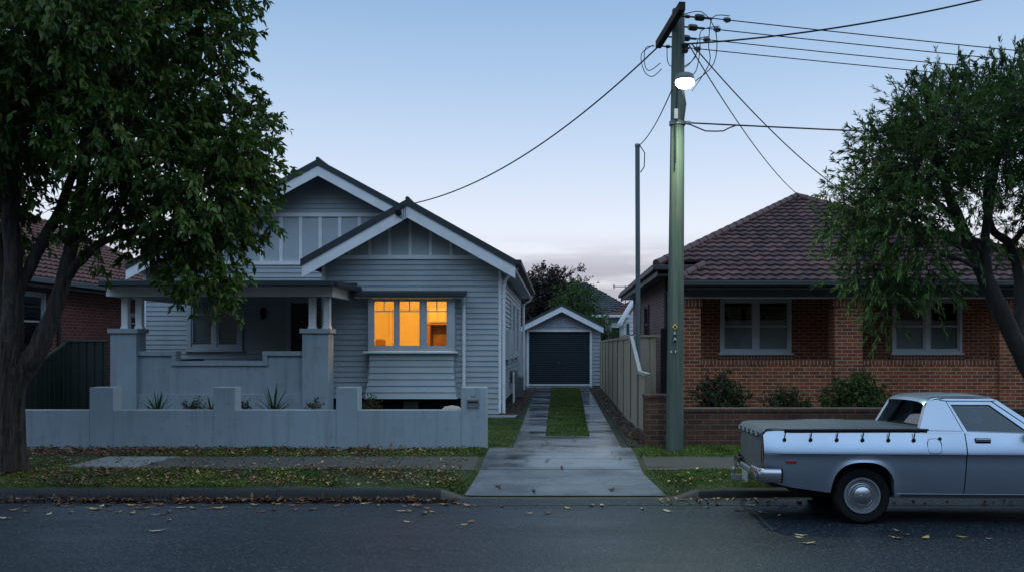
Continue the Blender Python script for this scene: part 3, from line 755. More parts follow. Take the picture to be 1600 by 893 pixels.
# main gable wall
mrail0, mrail1 = Z(411, YM), Z(336, YM)
def gz(x): return MZ_ - msl * abs(x - MX_) - .1
def xl_(z): return max(ml, MX_ - (MZ_ - .1 - z) / msl)
def xr_(z): return min(gx1 - .1, MX_ + (MZ_ - .1 - z) / msl)
wv = (X(293, YM), X(380, YM), Z(546, YM), Z(463, YM)); dx0, dx1 = X(455, YM), X(489, YM)
mb = MB(); boards(mb, .45, mrail0 - .02, .127, ml, gx0, FR(YM), holes=[(wv[0] + .03, wv[1] - .03, wv[2] + .02, wv[3] - .03), (dx0, dx1, .5, 2.95)])
mb.build('porch_wall', boards_m, H)
mb = MB(); mb.prism([(ml, mrail0), (gx1 - .2, mrail0), (gx1 - .2, gz(gx1 - .2)), (xr_(mrail1), mrail1), (xl_(mrail1), mrail1), (ml, gz(ml))], 'y', YM - .006, YM + .03); mb.build('gable_panel', panel_m, H)
for z_ in (mrail0, mrail1):
    mb = MB(); mb.box(max(ml, xl_(z_)) - .02, xr_(z_), YM - .055, YM - .008, z_ - .05, z_ + .05); mb.build('gable_rail', trim_m, H)
px = 256
while px < 640:
    cx = X(px, YM)
    top = min(mrail1 - .05, gz(cx) - .12)
    if top > mrail0 + .1: mb = MB(); mb.box(cx - .045, cx + .045, YM - .034, YM - .008, mrail0 + .052, top); mb.build('gable_batten', trim_m, H)
    px += 30.6
mb = MB(); boards(mb, mrail1 + .05, MZ_ - .12, .127, xl_, xr_, FR(YM)); mb.build('gable_peak', boards_m, H)
mb = MB(); mb.box(ml - .03, ml + .05, YM - .03, YM + .03, .4, mrail0 - .06); mb.build('corner_board', trim_m, H)
window('porch_window', H, *wv, YM - .02, ['blind', 'blind'], frame_m, transom=.36, arch=.12)
mb = MB(); 
for a, b in ((dx0 - .12, dx0), (dx1, dx1 + .12)): mb.box(a, b, YM - .05, YM + .05, .6, 3.08)
mb.box(dx0, dx1, YM - .05, YM + .05, 2.95, 3.08); dfo = mb.build('door_frame', frame_m, H, bevel=.004)
mb = MB(); mb.box(dx0 + .005, dx1 - .005, YM + .08, YM + .12, .6, 2.945)
for q in (.9, 1.9): mb.box(dx0 + .12, dx1 - .12, YM + .07, YM + .08, q, q + .75)
do = mb.build('front_door', mat('dark_maroon_door', (.03, .014, .014), .4, bmp=0), H, bevel=.006)
q = MB(); q.lathe((dx0 + .1, YM + .075, 1.62), [(0.0, -.05), (.03, -.045), (.035, -.03), (.015, -.02), (.015, 0)], 'y', 12); q.build('handle', letter_m, do, smooth=True)
# porch lamp on the wall
q = MB(); q.lathe((X(413, YM), YM - .10, Z(498, YM)), [(.0, 0), (.06, .02), (.075, .2), (.09, .22), (.03, .30), (0, .31)], 'z', 6); q.box(X(413, YM) - .04, X(413, YM) + .04, YM - .06, YM - .02, Z(490, YM), Z(482, YM)); q.build('wall_lantern', black_m, H)
# house body behind the walls keeps the inside dark
# porch: floor, roof, beam, gutter, piers, posts, balustrade
pl, pr_ = X(172, YV), X(513, YV)
mb = MB(); mb.box(pl, gx0 - .02, YV + .1, YM - .03, .15, .62); mb.build('porch_floor', concrete_m, H)
gzt = Z(437.5, 19.0)
vl, vr = X(157, 19.0), -4.76
mb = MB()
mb.prism([(19.06, gzt - .06), (YM - .03, gzt + .30), (YM - .03, gzt + .22), (19.06, gzt - .13)], 'x', vl + .03, gx0 - .03)
mb.prism([(19.06, gzt - .06), (YG - .03, gzt + .11), (YG - .03, gzt + .03), (19.06, gzt - .13)], 'x', gx0 - .03, vr - .03)
mb.build('porch_roof', dark_steel_m, H)
mb = MB(); mb.box(vl, vr, 18.94, 19.06, gzt - .135, gzt); mb.box(vr - .03, vr + .09, 19.06, YG - .04, gzt - .125, gzt + .002); mb.box(vl - .09, vl + .03, 19.06, YM - .2, gzt - .125, gzt + .002); mb.build('porch_gutter', dark_steel_m, H, bevel=.02)
bz0, bz1 = Z(463, 19.5), Z(448, 19.5)
mb = MB(); mb.box(pl - .0, pr_ + .14, 19.42, 19.52, bz0, bz1); mb.box(pr_ + .02, pr_ + .13, 19.52, YG - .03, bz0 + .003, bz1); mb.box(pl, pl + .1, 19.52, YM - .03, bz0 + .003, bz1); mb.build('porch_beam', trim_m, H, bevel=.006)
mb = MB(); mb.box(vl + .1, gx0 - .04, 19.1, YM - .04, bz1 + .002, bz1 + .02); mb.box(gx0 - .04, vr - .06, 19.1, YG - .04, bz1 + .002, bz1 + .02); mb.build('porch_ceiling', panel_m, H)
cz0, cz1 = Z(520, YV), Z(513.5, YV)
for a, b in ((172, 213), (472, 513)):
    xa, xb = X(a, YV), X(b, YV)
    q = MB(); q.box(xa, xb, YV, YV + .46, .12, cz0); po = q.build('porch_pier', render_m, H, bevel=.008)
    q = MB(); q.box(xa - .045, xb + .045, YV - .045, YV + .505, cz0, cz1 + .01); q.build('pier_cap', render_m, po, bevel=.006)
for a, b in ((184, 195), (206, 217), (479, 489.5), (502.5, 512.5)):
    xa = (X(a, YV) + X(b, YV)) / 2
    q = MB(); q.box(xa - .07, xa + .07, YV + .14, YV + .28, cz1 + .01, bz0 - .0); q.box(xa - .085, xa + .085, YV + .125, YV + .295, cz1 + .011, cz1 + .06); q.build('porch_post', trim_m, H, bevel=.006)
ya = YV + .12
hz, lz = Z(548, ya), Z(563.5, ya); s0, s1 = X(272, ya), X(415, ya); b0, b1 = pl + .5, X(474, ya)
q = MB(); q.prism([(b0, .12), (b1, .12), (b1, hz - .1), (s1, hz - .1), (s1, lz - .1), (s0, lz - .1), (s0, hz - .1), (b0, hz - .1)], 'y', ya, ya + .2); bo = q.build('porch_parapet', render_m, H)
q = MB(); q.box(b0, s0 + .06, ya - .045, ya + .24, hz - .1, hz); q.box(s1 - .06, b1, ya - .045, ya + .24, hz - .1, hz); q.box(s0 - .05, s1 + .05, ya - .040, ya + .235, lz - .1, lz)
q.box(s0 - .045, s0 + .055, ya - .042, ya + .237, lz - .002, hz - .102); q.box(s1 - .055, s1 + .045, ya - .042, ya + .237, lz - .002, hz - .102)
q.build('parapet_cap', render_m, bo, bevel=.006)
q = MB(); q.box(b0, b1, ya - .05, ya - .002, .12, Z(615, ya)); q.build('plinth', render_m, bo, bevel=.006)
q = MB(); q.box(pl + .1, pl + .28, ya + .3, YM - .03, .12, lz); q.build('return_wall', render_m, bo)
# bay window
bx0, bx1, bz_0, bz_1 = bay; yb = 21.05
bw = MB()
ft = .03
gpx = [(583, 617), (622.5, 657), (665, 699.5)]
edges = [bx0] + [v for a, b in gpx for v in (X(a, yb), X(b, yb))] + [bx1]
for a, b in zip(edges[0::2], edges[1::2]): bw.box(a, b, yb, yb + .07, bz_0, bz_1)
gz0, gz1 = Z(542, yb), Z(468.5, yb)
for a, b in gpx:
    xa, xb = X(a, yb), X(b, yb)
    bw.box(xa, xb, yb + .005, yb + .065, bz_0, gz0); bw.box(xa, xb, yb + .005, yb + .065, gz1, bz_1)
bw.box(bx0, bx0 + .06, yb + .072, YG + .05, bz_0, bz_1); bw.box(bx1 - .06, bx1, yb + .072, YG + .05, bz_0, bz_1)
bwo = bw.build('bay_window', frame_m, H, bevel=.004)
sash = MB(); pn = MB(); zt_ = Z(486, yb)
for a, b in gpx:
    xa, xb = X(a, yb), X(b, yb)
    sash.box(xa, xa + .028, yb + .015, yb + .05, gz0, gz1); sash.box(xb - .028, xb, yb + .015, yb + .05, gz0, gz1)
    sash.box(xa + .028, xb - .028, yb + .017, yb + .048, gz0, gz0 + .04); sash.box(xa + .028, xb - .028, yb + .017, yb + .048, gz1 - .03, gz1)
    sash.box(xa + .028, xb - .028, yb + .022, yb + .044, zt_ - .012, zt_ + .012); sash.box((xa + xb) / 2 - .011, (xa + xb) / 2 + .011, yb + .023, yb + .043, zt_ + .012, gz1 - .03)
    pn.box(xa + .02, xb - .02, yb + .032, yb + .036, gz0 + .02, gz1 - .02)
sash.build('sash', frame_m, bwo); pn.build('pane', glass_m, bwo)
q = MB(); q.box(X(568, yb), X(714, yb), yb - .07, YG - .03, bz_0 - .05, bz_0 - .002); q.build('sill', trim_m, bwo, bevel=.008)
sk = MB(); zs = np.linspace(Z(622, yb), bz_0 - .052, 8)
def skw(z):
    t = (bz_0 - .052 - z) / (bz_0 - .052 - zs[0]); return .09 * max(0, t - .25) ** 1.6 * 1.6, .20 * max(0, t - .2) ** 1.7
for za, zb in zip(zs, zs[1:]):
    wa, na = skw(za); wb, nb = skw(zb)
    A = [(bx0 + .02 - wa, YG - .03, za), (bx0 + .02 - wa, yb + .04 - na - .02, za), (bx1 - .02 + wa, yb + .04 - na - .02, za), (bx1 - .02 + wa, YG - .03, za)]
    B = [(bx0 + .035 - wb, YG - .03, zb), (bx0 + .035 - wb, yb + .045 - nb, zb), (bx1 - .035 + wb, yb + .045 - nb, zb), (bx1 - .035 + wb, YG - .03, zb)]
    for i in range(3): sk.add([A[i], A[i + 1], B[i + 1], B[i]])
    sk.add(A)
sk.build('bay_skirt', boards_m, bwo)
hx0, hx1 = X(549, 20.85), X(727, 20.85); hz1 = Z(455.5, 20.85)
q = MB(); q.prism([(20.92, hz1 - .02), (YG - .024, hz1 + .06), (YG - .024, hz1 - .03), (20.92, hz1 - .09)], 'x', hx0 + .02, hx1 - .02); q.box(hx0, hx1, 20.82, 20.92, hz1 - .105, hz1); q.build('bay_hood', dark_steel_m, bwo, bevel=.012)
q = MB(); q.box(hx0 + .06, hx1 - .06, 20.93, YG - .026, hz1 - .14, hz1 - .10); q.build('hood_soffit', trim_m, bwo)
pipe([(X(725, 21.2), 20.95, hz1 - .1), (X(724.5, 21.25), 21.25, hz1 - .25), (X(724.5, 21.25), 21.28, hz1 - .4), (X(724.5, 21.25), 21.28, .2)], .042)
# the lit room behind the bay window
rx0, rx1, ry1, rz0, rz1 = gx0 + .25, gx1 - .3, 25.1, .75, 3.35
q = MB()
q.add([(rx0, YG + .03, rz0), (rx1, YG + .03, rz0), (rx1, ry1, rz0), (rx0, ry1, rz0)]); q.add([(rx0, YG + .03, rz1), (rx1, YG + .03, rz1), (rx1, ry1, rz1), (rx0, ry1, rz1)])
q.add([(rx0, YG + .03, rz0), (rx0, ry1, rz0), (rx0, ry1, rz1), (rx0, YG + .03, rz1)]); q.add([(rx1, YG + .03, rz0), (rx1, ry1, rz0), (rx1, ry1, rz1), (rx1, YG + .03, rz1)])
q.add([(rx0, ry1, rz0), (rx1, ry1, rz0), (rx1, ry1, rz1), (rx0, ry1, rz1)])
for (a, b, c, d2) in ((rx0, bx0 + .05, rz0, rz1), (bx1 - .05, rx1, rz0, rz1), (bx0 + .05, bx1 - .05, rz0, bz_0 - .02), (bx0 + .05, bx1 - .05, bz_1, rz1)):
    q.add([(a, YG + .03, c), (b, YG + .03, c), (b, YG + .03, d2), (a, YG + .03, d2)])
q.build('front_room', cream_m, H)
q = MB(); ix = X(637, ry1)
q.box(ix - .50, ix - .42, ry1 - .05, ry1 - .003, rz0, 2.9); q.box(ix + .42, ix + .50, ry1 - .05, ry1 - .003, rz0, 2.9); q.box(ix - .42, ix + .42, ry1 - .05, ry1 - .003, 2.82, 2.9); q.box(ix - .41, ix + .41, ry1 - .03, ry1 - .004, rz0, 2.81); q.build('inner_door', cream_m, H)
ca = thing('wooden_cabinet', 'brown wooden cabinet glowing inside the right pane of the lit bay window', 'cabinet', (X(684, 24.6), 24.7, rz0))
cx0, cx1 = X(667, 24.4), X(703, 24.4); ct = Z(507, 24.4)
q = MB(); q.box(cx0, cx0 + .09, 24.4, 25.0, rz0, ct); q.box(cx1 - .09, cx1, 24.4, 25.0, rz0, ct); q.box(cx0 - .03, cx1 + .03, 24.36, 25.0, ct, ct + .05); q.box(cx0 + .09, cx1 - .09, 24.95, 25.0, rz0, ct); q.build('carcass', wood_m, ca, bevel=.006)
for zz in (1.35, 1.75): q = MB(); q.box(cx0 + .095, cx1 - .095, 24.42, 24.94, zz, zz + .03); q.build('shelf', wood_m, ca)
cu_ = thing('overhead_cupboard', 'pale wall cupboard with three doors high above the brown cabinet in the lit room', 'cupboard', (X(684, 24.8), 24.8, Z(490, 24.7)))
uz0, uz1 = Z(503, 24.6), Z(480, 24.6)
q = MB(); q.box(cx0 + .02, cx1 + .1, 24.65, 25.05, uz0, uz1); q.build('carcass', cream_m, cu_)
for k_ in range(3): q = MB(); w_ = (cx1 + .08 - cx0) / 3; q.box(cx0 + .03 + k_ * w_, cx0 + .01 + (k_ + 1) * w_, 24.62, 24.645, uz0 + .02, uz1 - .02); q.build('door', cream_m, cu_, bevel=.004)
ar = thing('armchair', 'small dark brown armchair at the lower left of the lit bay window', 'armchair', (X(592, 23.6), 23.6, rz0))
ax = X(593, 23.6)
q = MB(); q.box(ax - .25, ax + .2, 23.3, 23.9, rz0 + .12, rz0 + .42); q.build('seat', wood_m, ar, bevel=.05)
q = MB(); q.box(ax - .16, ax + .10, 23.8, 23.98, rz0 + .42, Z(529, 23.6)); q.build('backrest', wood_m, ar, bevel=.05)
for s in (-1, 1): q = MB(); q.box(ax - .03 + s * .26 - .04, ax - .03 + s * .26 + .04, 23.3, 23.95, rz0 + .12, rz0 + .62); q.build('armrest', wood_m, ar, bevel=.04)
for s in (-.28, .28):
    for t in (23.36, 23.86): q = MB(); q.box(ax + s - .02, ax + s + .02, t - .02, t + .02, rz0, rz0 + .12); q.build('leg', wood_m, ar)
rl = bpy.data.lights.new('room_lamp', 'POINT'); rl.energy = 235; rl.color = (1, .47, .085); rl.shadow_soft_size = .08
rlo = bpy.data.objects.new('room_lamp', rl); C.objects.link(rlo); rlo.location = (RX + .15, 22.35, 3.24)

# ================================================================== GARAGE
YGA = 36.75
GA = thing('garage', 'small blue-grey weatherboard garage with a white gable edge at the driveway end', 'garage', (X(877, YGA), YGA + 2.5, .15))
ax0, ax1 = X(816, YGA), X(938, YGA); apx, apz = X(877.5, YGA), Z(474.5, YGA)
tx0, tx1, tz = X(811, YGA - .4), X(943, YGA - .4), Z(507, YGA - .4)
gs = (apz - tz) / (tx1 - apx)
kx0, kx1, kz = X(826.5, YGA), X(921.5, YGA), Z(517.5, YGA)
q = MB(); boards(q, .18, apz - .2, .15, lambda z: max(ax0, apx - (apz - .12 - z) / gs), lambda z: min(ax1, apx + (apz - .12 - z) / gs), FR(YGA), holes=[(kx0, kx1, 0, kz)])
q.build('front_wall', garage_m, GA)
q = MB(); boards(q, .18, tz, .165, YGA, YGA + 5.5, RT(ax1)); boards(q, .18, tz, .165, YGA, YGA + 5.5, LF(ax0)); q.box(ax0, ax1, YGA + 5.45, YGA + 5.5, .15, tz); q.build('side_wall', garage_m, GA)
for s, xa in ((-1, tx0), (1, tx1)):
    e = MB(); top = [Vector((xa, YGA - .42, tz)), Vector((xa, YGA + 5.7, tz)), Vector((apx + s * .001, YGA + 5.7, apz)), Vector((apx + s * .001, YGA - .42, apz))]
    roofslab('roof', top, mat('dark_green_roof_steel', (.028, .048, .052), .45, bmp=0), .1, GA)
    q = MB(); q.prism([(xa, tz - .10), (apx + s * .001, apz - .10), (apx + s * .001, apz - .33), (xa, tz - .33)], 'y', YGA - .40, YGA - .365); q.build('barge_board', trim_m, GA)
q = MB(); q.box(kx0 - .09, kx0, YGA - .04, YGA + .02, .16, kz + .09); q.box(kx1, kx1 + .09, YGA - .04, YGA + .02, .16, kz + .09); q.box(kx0, kx1, YGA - .04, YGA + .02, kz, kz + .09); q.build('door_frame', trim_m, GA)
q = MB(); zz = .24
while zz < kz - .01:                                # roller door slats
    h = min(.085, kz - zz); q.add([(kx0, YGA + .06, zz), (kx1, YGA + .06, zz), (kx1, YGA + .048, zz + h * .45), (kx0, YGA + .048, zz + h * .45)]); q.add([(kx0, YGA + .048, zz + h * .45), (kx1, YGA + .048, zz + h * .45), (kx1, YGA + .06, zz + h), (kx0, YGA + .06, zz + h)]); zz += .085
rd = q.build('roller_door', door_steel_m, GA)
q = MB(); q.box(kx0, kx1, YGA + .02, YGA + .07, .18, .24); q.build('bottom_rail', trim_m, rd)
q = MB(); q.box(X(873, YGA) - .02, X(873, YGA) + .02, YGA + .0, YGA + .035, Z(568, YGA), Z(565, YGA)); q.build('handle', chrome_m, rd)
q = MB(); q.box(kx0 - .05, kx1 + .05, YGA + .12, YGA + .14, .15, kz + .05); q.build('door_backing', dark_m, GA)

# ================================================================== FENCES
def sheetfence(name, m, parent, p0, p1, ztop, zbot, pitch=.20, dep=.03):
    """steel fence sheeting from p0 to p1 (x, y); ztop a function of the distance"""
    a, b = Vector((*p0, 0)), Vector((*p1, 0)); L_ = (b - a).length; u = (b - a) / L_; n = Vector((-u.y, u.x, 0))
    prof = [(0, 0), (.42, 0), (.5, 1), (.62, 1), (.70, 0), (1, 0)]
    st = [(i + t) * pitch for i in range(int(L_ / pitch) + 1) for t, _ in prof[:-1]]; hs = [h for i in range(int(L_ / pitch) + 1) for _, h in prof[:-1]]
    lo, hi = [], []
    for s_, h_ in zip(st, hs):
        if s_ > L_: break
        p = a + u * s_ + n * (dep * h_); lo.append((p.x, p.y, zbot)); hi.append((p.x, p.y, ztop(s_)))
    q = MB(); q.grid([lo, hi]); return q.build(name, m, parent)
BF = thing('steel_fence', 'beige steel panel fence along the driveway, stepping down at its street end', 'fence', (1.55, 24, .15))
FX0, FX1, FY0, FYR, FYT, FY1 = 1.50, 1.70, 14.95, 16.6, 18.5, 35.3
fxa = lambda y: lerp(FX0, FX1, (y - FY0) / (FY1 - FY0))
zl, zh = 1.335, 2.0
def ftop(y): return zl if y < FYR else (lerp(zl, zh, (y - FYR) / (FYT - FYR)) if y < FYT else zh)
ysec = [FY0, FYR, FYT] + [FYT + 2.4 * i for i in range(1, 7)] + [FY1]
for a, b in zip(ysec, ysec[1:]):
    s = sheetfence('infill_panel', fence_beige_m, BF, (fxa(a), a), (fxa(b), b), lambda t, a=a, b=b: ftop(a + t) - .02, .30 if a < 18 else .2, .26, .038)
for y in ysec:
    q = MB(); q.box(fxa(y) - .05, fxa(y) + .05, y - .03, y + .03, .12, ftop(y) + .0); q.build('post', mat('beige_fence_post', (.13, .125, .10), .5, bmp=0), BF)
for a, b in zip(ysec, ysec[1:]):
    q = MB(); xa, xb = fxa(a), fxa(b)
    q.prism([(a, ftop(a) - .045), (b, ftop(b) - .045), (b, ftop(b) + .012), (a, ftop(a) + .012)], 'x', xa - .034, xa + .034)
    q.build('top_rail', mat('pale_fence_rail', (.42, .42, .38), .5, var=.08, bmp=0) if FY0 < b <= FYT + .1 else fence_beige_m, BF)
    if a < 18: q = MB(); q.prism([(a + .03, .25), (b - .03, .25), (b - .03, .31), (a + .03, .31)], 'x', xa - .03, xa + .03); q.build('bottom_rail', fence_beige_m, BF)
SG = thing('side_gate', 'beige steel panel gate closing the gap beside the brown brick house, behind the tall pole', 'gate', (2.2, 22.9, .15))
sheetfence('infill_panel', fence_beige_m, SG, (1.60, 22.9), (2.62, 22.9), lambda t: 2.03, .2, .30, .022)
q = MB(); q.box(1.60, 2.66, 22.86, 22.92, 2.031, 2.085); q.build('top_rail', fence_beige_m, SG)
q = MB(); q.box(2.62, 2.78, 22.84, 22.94, .15, 2.25); q.build('post', dark_m, SG)
DF = thing('green_fence', 'dark green steel panel fence between the blue house and the red brick house', 'fence', (-11.5, 22, .15))
dz = Z(531, 22)
sheetfence('infill_panel', fence_green_m, DF, (-12.08, 22), (-11.06, 22), lambda t: dz - .02, .16, .2, .03)
sheetfence('infill_panel', fence_green_m, DF, (-12.1, 15), (-12.1, 20.8), lambda t: 1.38, .16, .2, .03)
sheetfence('infill_panel', fence_green_m, DF, (-12.1, 20.8), (-12.1, 22.2), lambda t: lerp(1.40, dz, t / 1.4), .16, .2, .03)
rail_m = mat('green_fence_rail', (.06, .085, .08), .5, bmp=0)
q = MB(); q.box(-12.065, -11.05, 21.97, 22.03, dz - .03, dz + .02); q.build('top_rail', rail_m, DF)
q = MB(); q.prism([(20.8, 1.36), (22.2, dz - .03), (22.2, dz + .03), (20.8, 1.42)], 'x', -12.13, -12.07); q.build('top_rail', rail_m, DF)
q = MB(); q.box(-12.13, -12.07, 15, 20.795, 1.36, 1.42); q.build('top_rail', rail_m, DF)
for p in ((-12.1, 20.8), (-12.1, 22.2), (-12.1, 18.4), (-12.1, 16)):
    q = MB(); q.box(p[0] - .03, p[0] + .03, p[1] - .03, p[1] + .03, .12, 1.4 if p[1] < 21 else dz); q.build('post', fence_green_m, DF)
# low brick wall on the street, right
BWL = thing('brick_garden_wall', 'low dark brown brick front wall with a taller end pier behind the parked ute', 'wall', (6.5, 14.8, .15))
by = 14.7
q = MB(); q.box(1.95, 13.5, by, by + .22, .05, Z(643, by)); q.build('wall_panel', low_brick_m, BWL)
q = MB(); q.box(1.95, 13.5, by - .012, by + .232, Z(643, by), Z(637, by)); q.build('coping', low_brick_m, BWL, bevel=.006)
q = MB(); q.box(X(1008, by), 1.948, by - .02, by + .36, .05, Z(621, by)); pi = q.build('end_pier', low_brick_m, BWL)
q = MB(); q.box(X(1008, by) - .012, 1.96, by - .032, by + .372, Z(621, by), Z(616, by)); q.build('coping', low_brick_m, pi, bevel=.006)
q = MB(); q.box(X(1008, by) - .003, X(1008, by) + .2, by + .36, 16.3, .05, .32); q.build('side_plinth', low_brick_m, BWL)

# ================================================================== BROWN BRICK HOUSE, RIGHT
B = thing('brick_bungalow', 'brown brick bungalow with a hipped tile roof and a deep shaded porch', 'house', (7.2, 26, .15))
YP, YWl = 21.3, 23.2
wl = 2.85; wr = 12.0
win = [(X(1125, YWl), X(1236, YWl), Z(551, YWl), Z(466, YWl)), (X(1393, YWl), X(1502, YWl), Z(551, YWl), Z(466, YWl))]
def holewall(mb, x0, x1, z0, z1, y, holes, th=.1):
    xsx = x0
    for (a, b, c, d) in sorted(holes):
        mb.box(xsx, a, y, y + th, z0, z1); mb.box(a, b, y, y + th, z0, c); mb.box(a, b, y, y + th, d, z1); xsx = b
    mb.box(xsx, x1, y, y + th, z0, z1)
ztop_main = 3.70
q = MB(); holewall(q, wl, wr, .12, ztop_main - .1, YWl, [(a + .04, b - .04, c + .03, d - .03) for a, b, c, d in win]); q.build('porch_wall', brick_m, B)
for a, b, c, d in win:
    f = window('sash_window', B, a, b, c, d, YWl - .01, ['roller', 'roller'], frame_dark_m, mid=.50, arch=.07)
    q = MB(); q.box(a - .05, b + .05, YWl - .07, YWl - .001, c - .30, c - .052); q.build('brick_sill', soldier_m, B)
q = MB()
holewall2 = [(27.9, 29.3, 1.9, 3.1), (30.8, 32.0, 1.9, 3.1)]
yy = YWl + .1
for a, b, c, d in holewall2:
    q.box(wl, wl + .1, yy, a, .12, 3.7); q.box(wl, wl + .1, a, b, .12, c); q.box(wl, wl + .1, a, b, d, 3.7); yy = b
q.box(wl, wl + .1, yy, 34.0, .12, 3.7); q.box(wl, wr, 33.9, 34.0, .12, 3.7); q.box(wr - .1, wr, YWl + .1, 33.9, .12, 3.7); q.build('side_wall', pink_brick_m, B)
for a, b, c, d in holewall2: window('side_window', B, a, b, c, d, wl - .0, ['plain'], eave_m, face='-x', arch=.06, mid=.5)
pz = Z(466, YP)
for a, b in ((1062, 1095), (1304, 1348), (1562, 1606)):
    xa, xb = X(a, YP), X(b, YP)
    q = MB(); q.box(xa, xb, YP, YP + .5, .12, pz - .19); po = q.build('porch_pier', brick_m, B)
    q = MB(); q.box(xa - .035, xb + .035, YP - .035, YP + .535, pz - .19, pz); q.build('pier_cap', soldier_m, po)
pxs = [(X(1095, YP), X(1304, YP)), (X(1348, YP), X(1562, YP)), (X(1606, YP), wr)]
pt = Z(562, YP)
for a, b in pxs:
    q = MB(); q.box(a + .002, b - .002, YP + .08, YP + .30, .12, pt - .11); pa = q.build('porch_parapet', brick_m, B)
    q = MB(); q.box(a + .002, b - .002, YP + .07, YP + .31, pt - .11, pt); q.build('brick_coping', soldier_m, pa)
    v = MB(); v.box(a + 1.45, a + 1.67, YP + .072, YP + .079, .50, .62); 
    for i in range(5): v.box(a + 1.46 + i * .042, a + 1.485 + i * .042, YP + .066, YP + .072, .51, .61)
    v.build('wall_vent', soldier_m, pa)
q = MB(); q.box(wl, wr, YP + .3, YWl, .12, .5); q.build('porch_floor', concrete_m, B)
q = MB(); q.box(wl - .03, wr, YP + .02, YP + .14, pz + .002, Z(451, YP)); q.box(wl - .03, wl + .09, YP + .14, YWl, pz + .002, Z(451, YP)); bm_ = q.build('porch_beam', beam_m, B)
q = MB(); q.box(wl - .03, wr, YP + .0, YP + .05, pz - .0, pz + .035); q.build('beam_edge', frame_dark_m, bm_)
EY, EZ = 20.8, 3.30
q = MB(); q.box(wl - .05, wr, EY + .05, YWl - .002, EZ - .12, EZ - .09); q.build('porch_ceiling', eave_m, B)
q = MB(); q.box(wl - .12, wr + .3, EY - .10, EY + .02, EZ - .11, EZ + .01); q.box(wl - .12, wr + .3, EY + .022, EY + .05, EZ - .2, EZ - .02); q.build('gutter', eave_m, B, bevel=.015)
AX, AY, AZ = X(1245, 27.1), 27.1, Z(308, 27.1)
LX, LZ, CY_ = 2.385, 3.755, 21.77
fs = (AZ - EZ) / (AY - EY); ls = (AZ - LZ) / (AX - LX)
RXR = AX + (AX - LX); BY = 34.4; AY2 = 29.6
def tile_face(name, O, U, V, Lv, ul, ur, m=tile_m, parent=B, **k): q = MB(); tileplane(q, O, U, V, Lv, ul, ur, **k); return q.build(name, m, parent, recalc=False)
# front plane, from the porch gutter to the apex; in the plane's own (u along x, v up the slope)
Vf = Vector((0, AY - EY, AZ - EZ)); Lf = Vf.length; Vf /= Lf
vj = (CY_ - EY) / (AY - EY) * Lf                  # where the main eave begins
VX0, VXJ = wl - .12, X(1100, CY_)
def ulf(v): return lerp(VX0, VXJ, v / vj) if v < vj - 1e-6 else lerp(LX, AX, (v - vj) / (Lf - vj))
def urf(v): return lerp(RXR + .9, AX, v / Lf)
tile_face('roof', (0, EY, EZ), (1, 0, 0), Vf, Lf, ulf, urf)
Vl = Vector((AX - LX, 0, AZ - LZ)); Ll = Vl.length; Vl /= Ll
tile_face('roof', (LX, 0, LZ), (0, -1, 0), Vl, Ll, lambda v: lerp(-BY, -AY2, v / Ll), lambda v: lerp(-CY_, -AY, v / Ll))
Vr = Vector((-(RXR - AX), 0, AZ - LZ)); Lr = Vr.length; Vr /= Lr
tile_face('roof', (RXR, 0, LZ), (0, 1, 0), Vr, Lr, lambda v: lerp(CY_ - .8, AY, v / Lr), lambda v: lerp(BY, AY2, v / Lr))
q = MB(); q.add([(LX, BY, LZ), (RXR, BY, LZ), (AX, AY2, AZ)]); q.build('roof', tile_m, B)
# small hip at the porch's left end
q = MB(); q.add([(VX0, EY, EZ), (VXJ, CY_, LZ), (VX0, CY_ + .3, EZ + .02)]); q.add([(VXJ, CY_, LZ), (VX0, CY_ + .3, EZ + .02), (VXJ, CY_ + .3, LZ)]); q.build('roof', tile_m, B)
up = Vector((0, 0, .035)); AP = Vector((AX, AY, AZ))
for a, b, r_ in ((Vector((LX, CY_, LZ)), AP, .11), (Vector((RXR + .5, EY + .3, EZ + .1)), AP, .11), (AP, Vector((AX, AY2, AZ)), .11), (Vector((VX0, EY, EZ)), Vector((VXJ, CY_, LZ)), .10)):
    q = MB(); hipcaps(q, a + up, b + up, r_); q.build('hip_tiles', tile_m, B, smooth=True)
q = MB(); q.box(LX - .08, LX + .04, CY_ - .1, BY, LZ - .12, LZ + .0); q.box(LX - .08, VXJ, CY_ - .12, CY_ - .0, LZ - .12, LZ + .0); q.build('gutter', eave_m, B, bevel=.015)
q = MB(); q.box(LX + .04, wl + .02, CY_ + .02, BY, LZ - .2, LZ - .14); q.box(LX + .02, LX + .05, CY_ + .0, BY, LZ - .26, LZ - .02); q.box(LX + .05, VXJ, CY_ + .02, CY_ + .05, LZ - .26, LZ - .02); q.box(wl, wr, CY_ + .06, YWl, LZ - .2, LZ - .15); q.build('eave_lining', eave_m, B)
q = MB(); q.tube([(wl - .06, YWl + .05, LZ - .2), (wl - .06, YWl + .05, .2)], .045, 8); q.build('downpipe', eave_m, B, smooth=True)
q = MB(); q.box(wl + .15, wr - .15, YWl + 1.5, YWl + 1.52, .2, 3.6); q.build('inner_wall', dark_m, B)

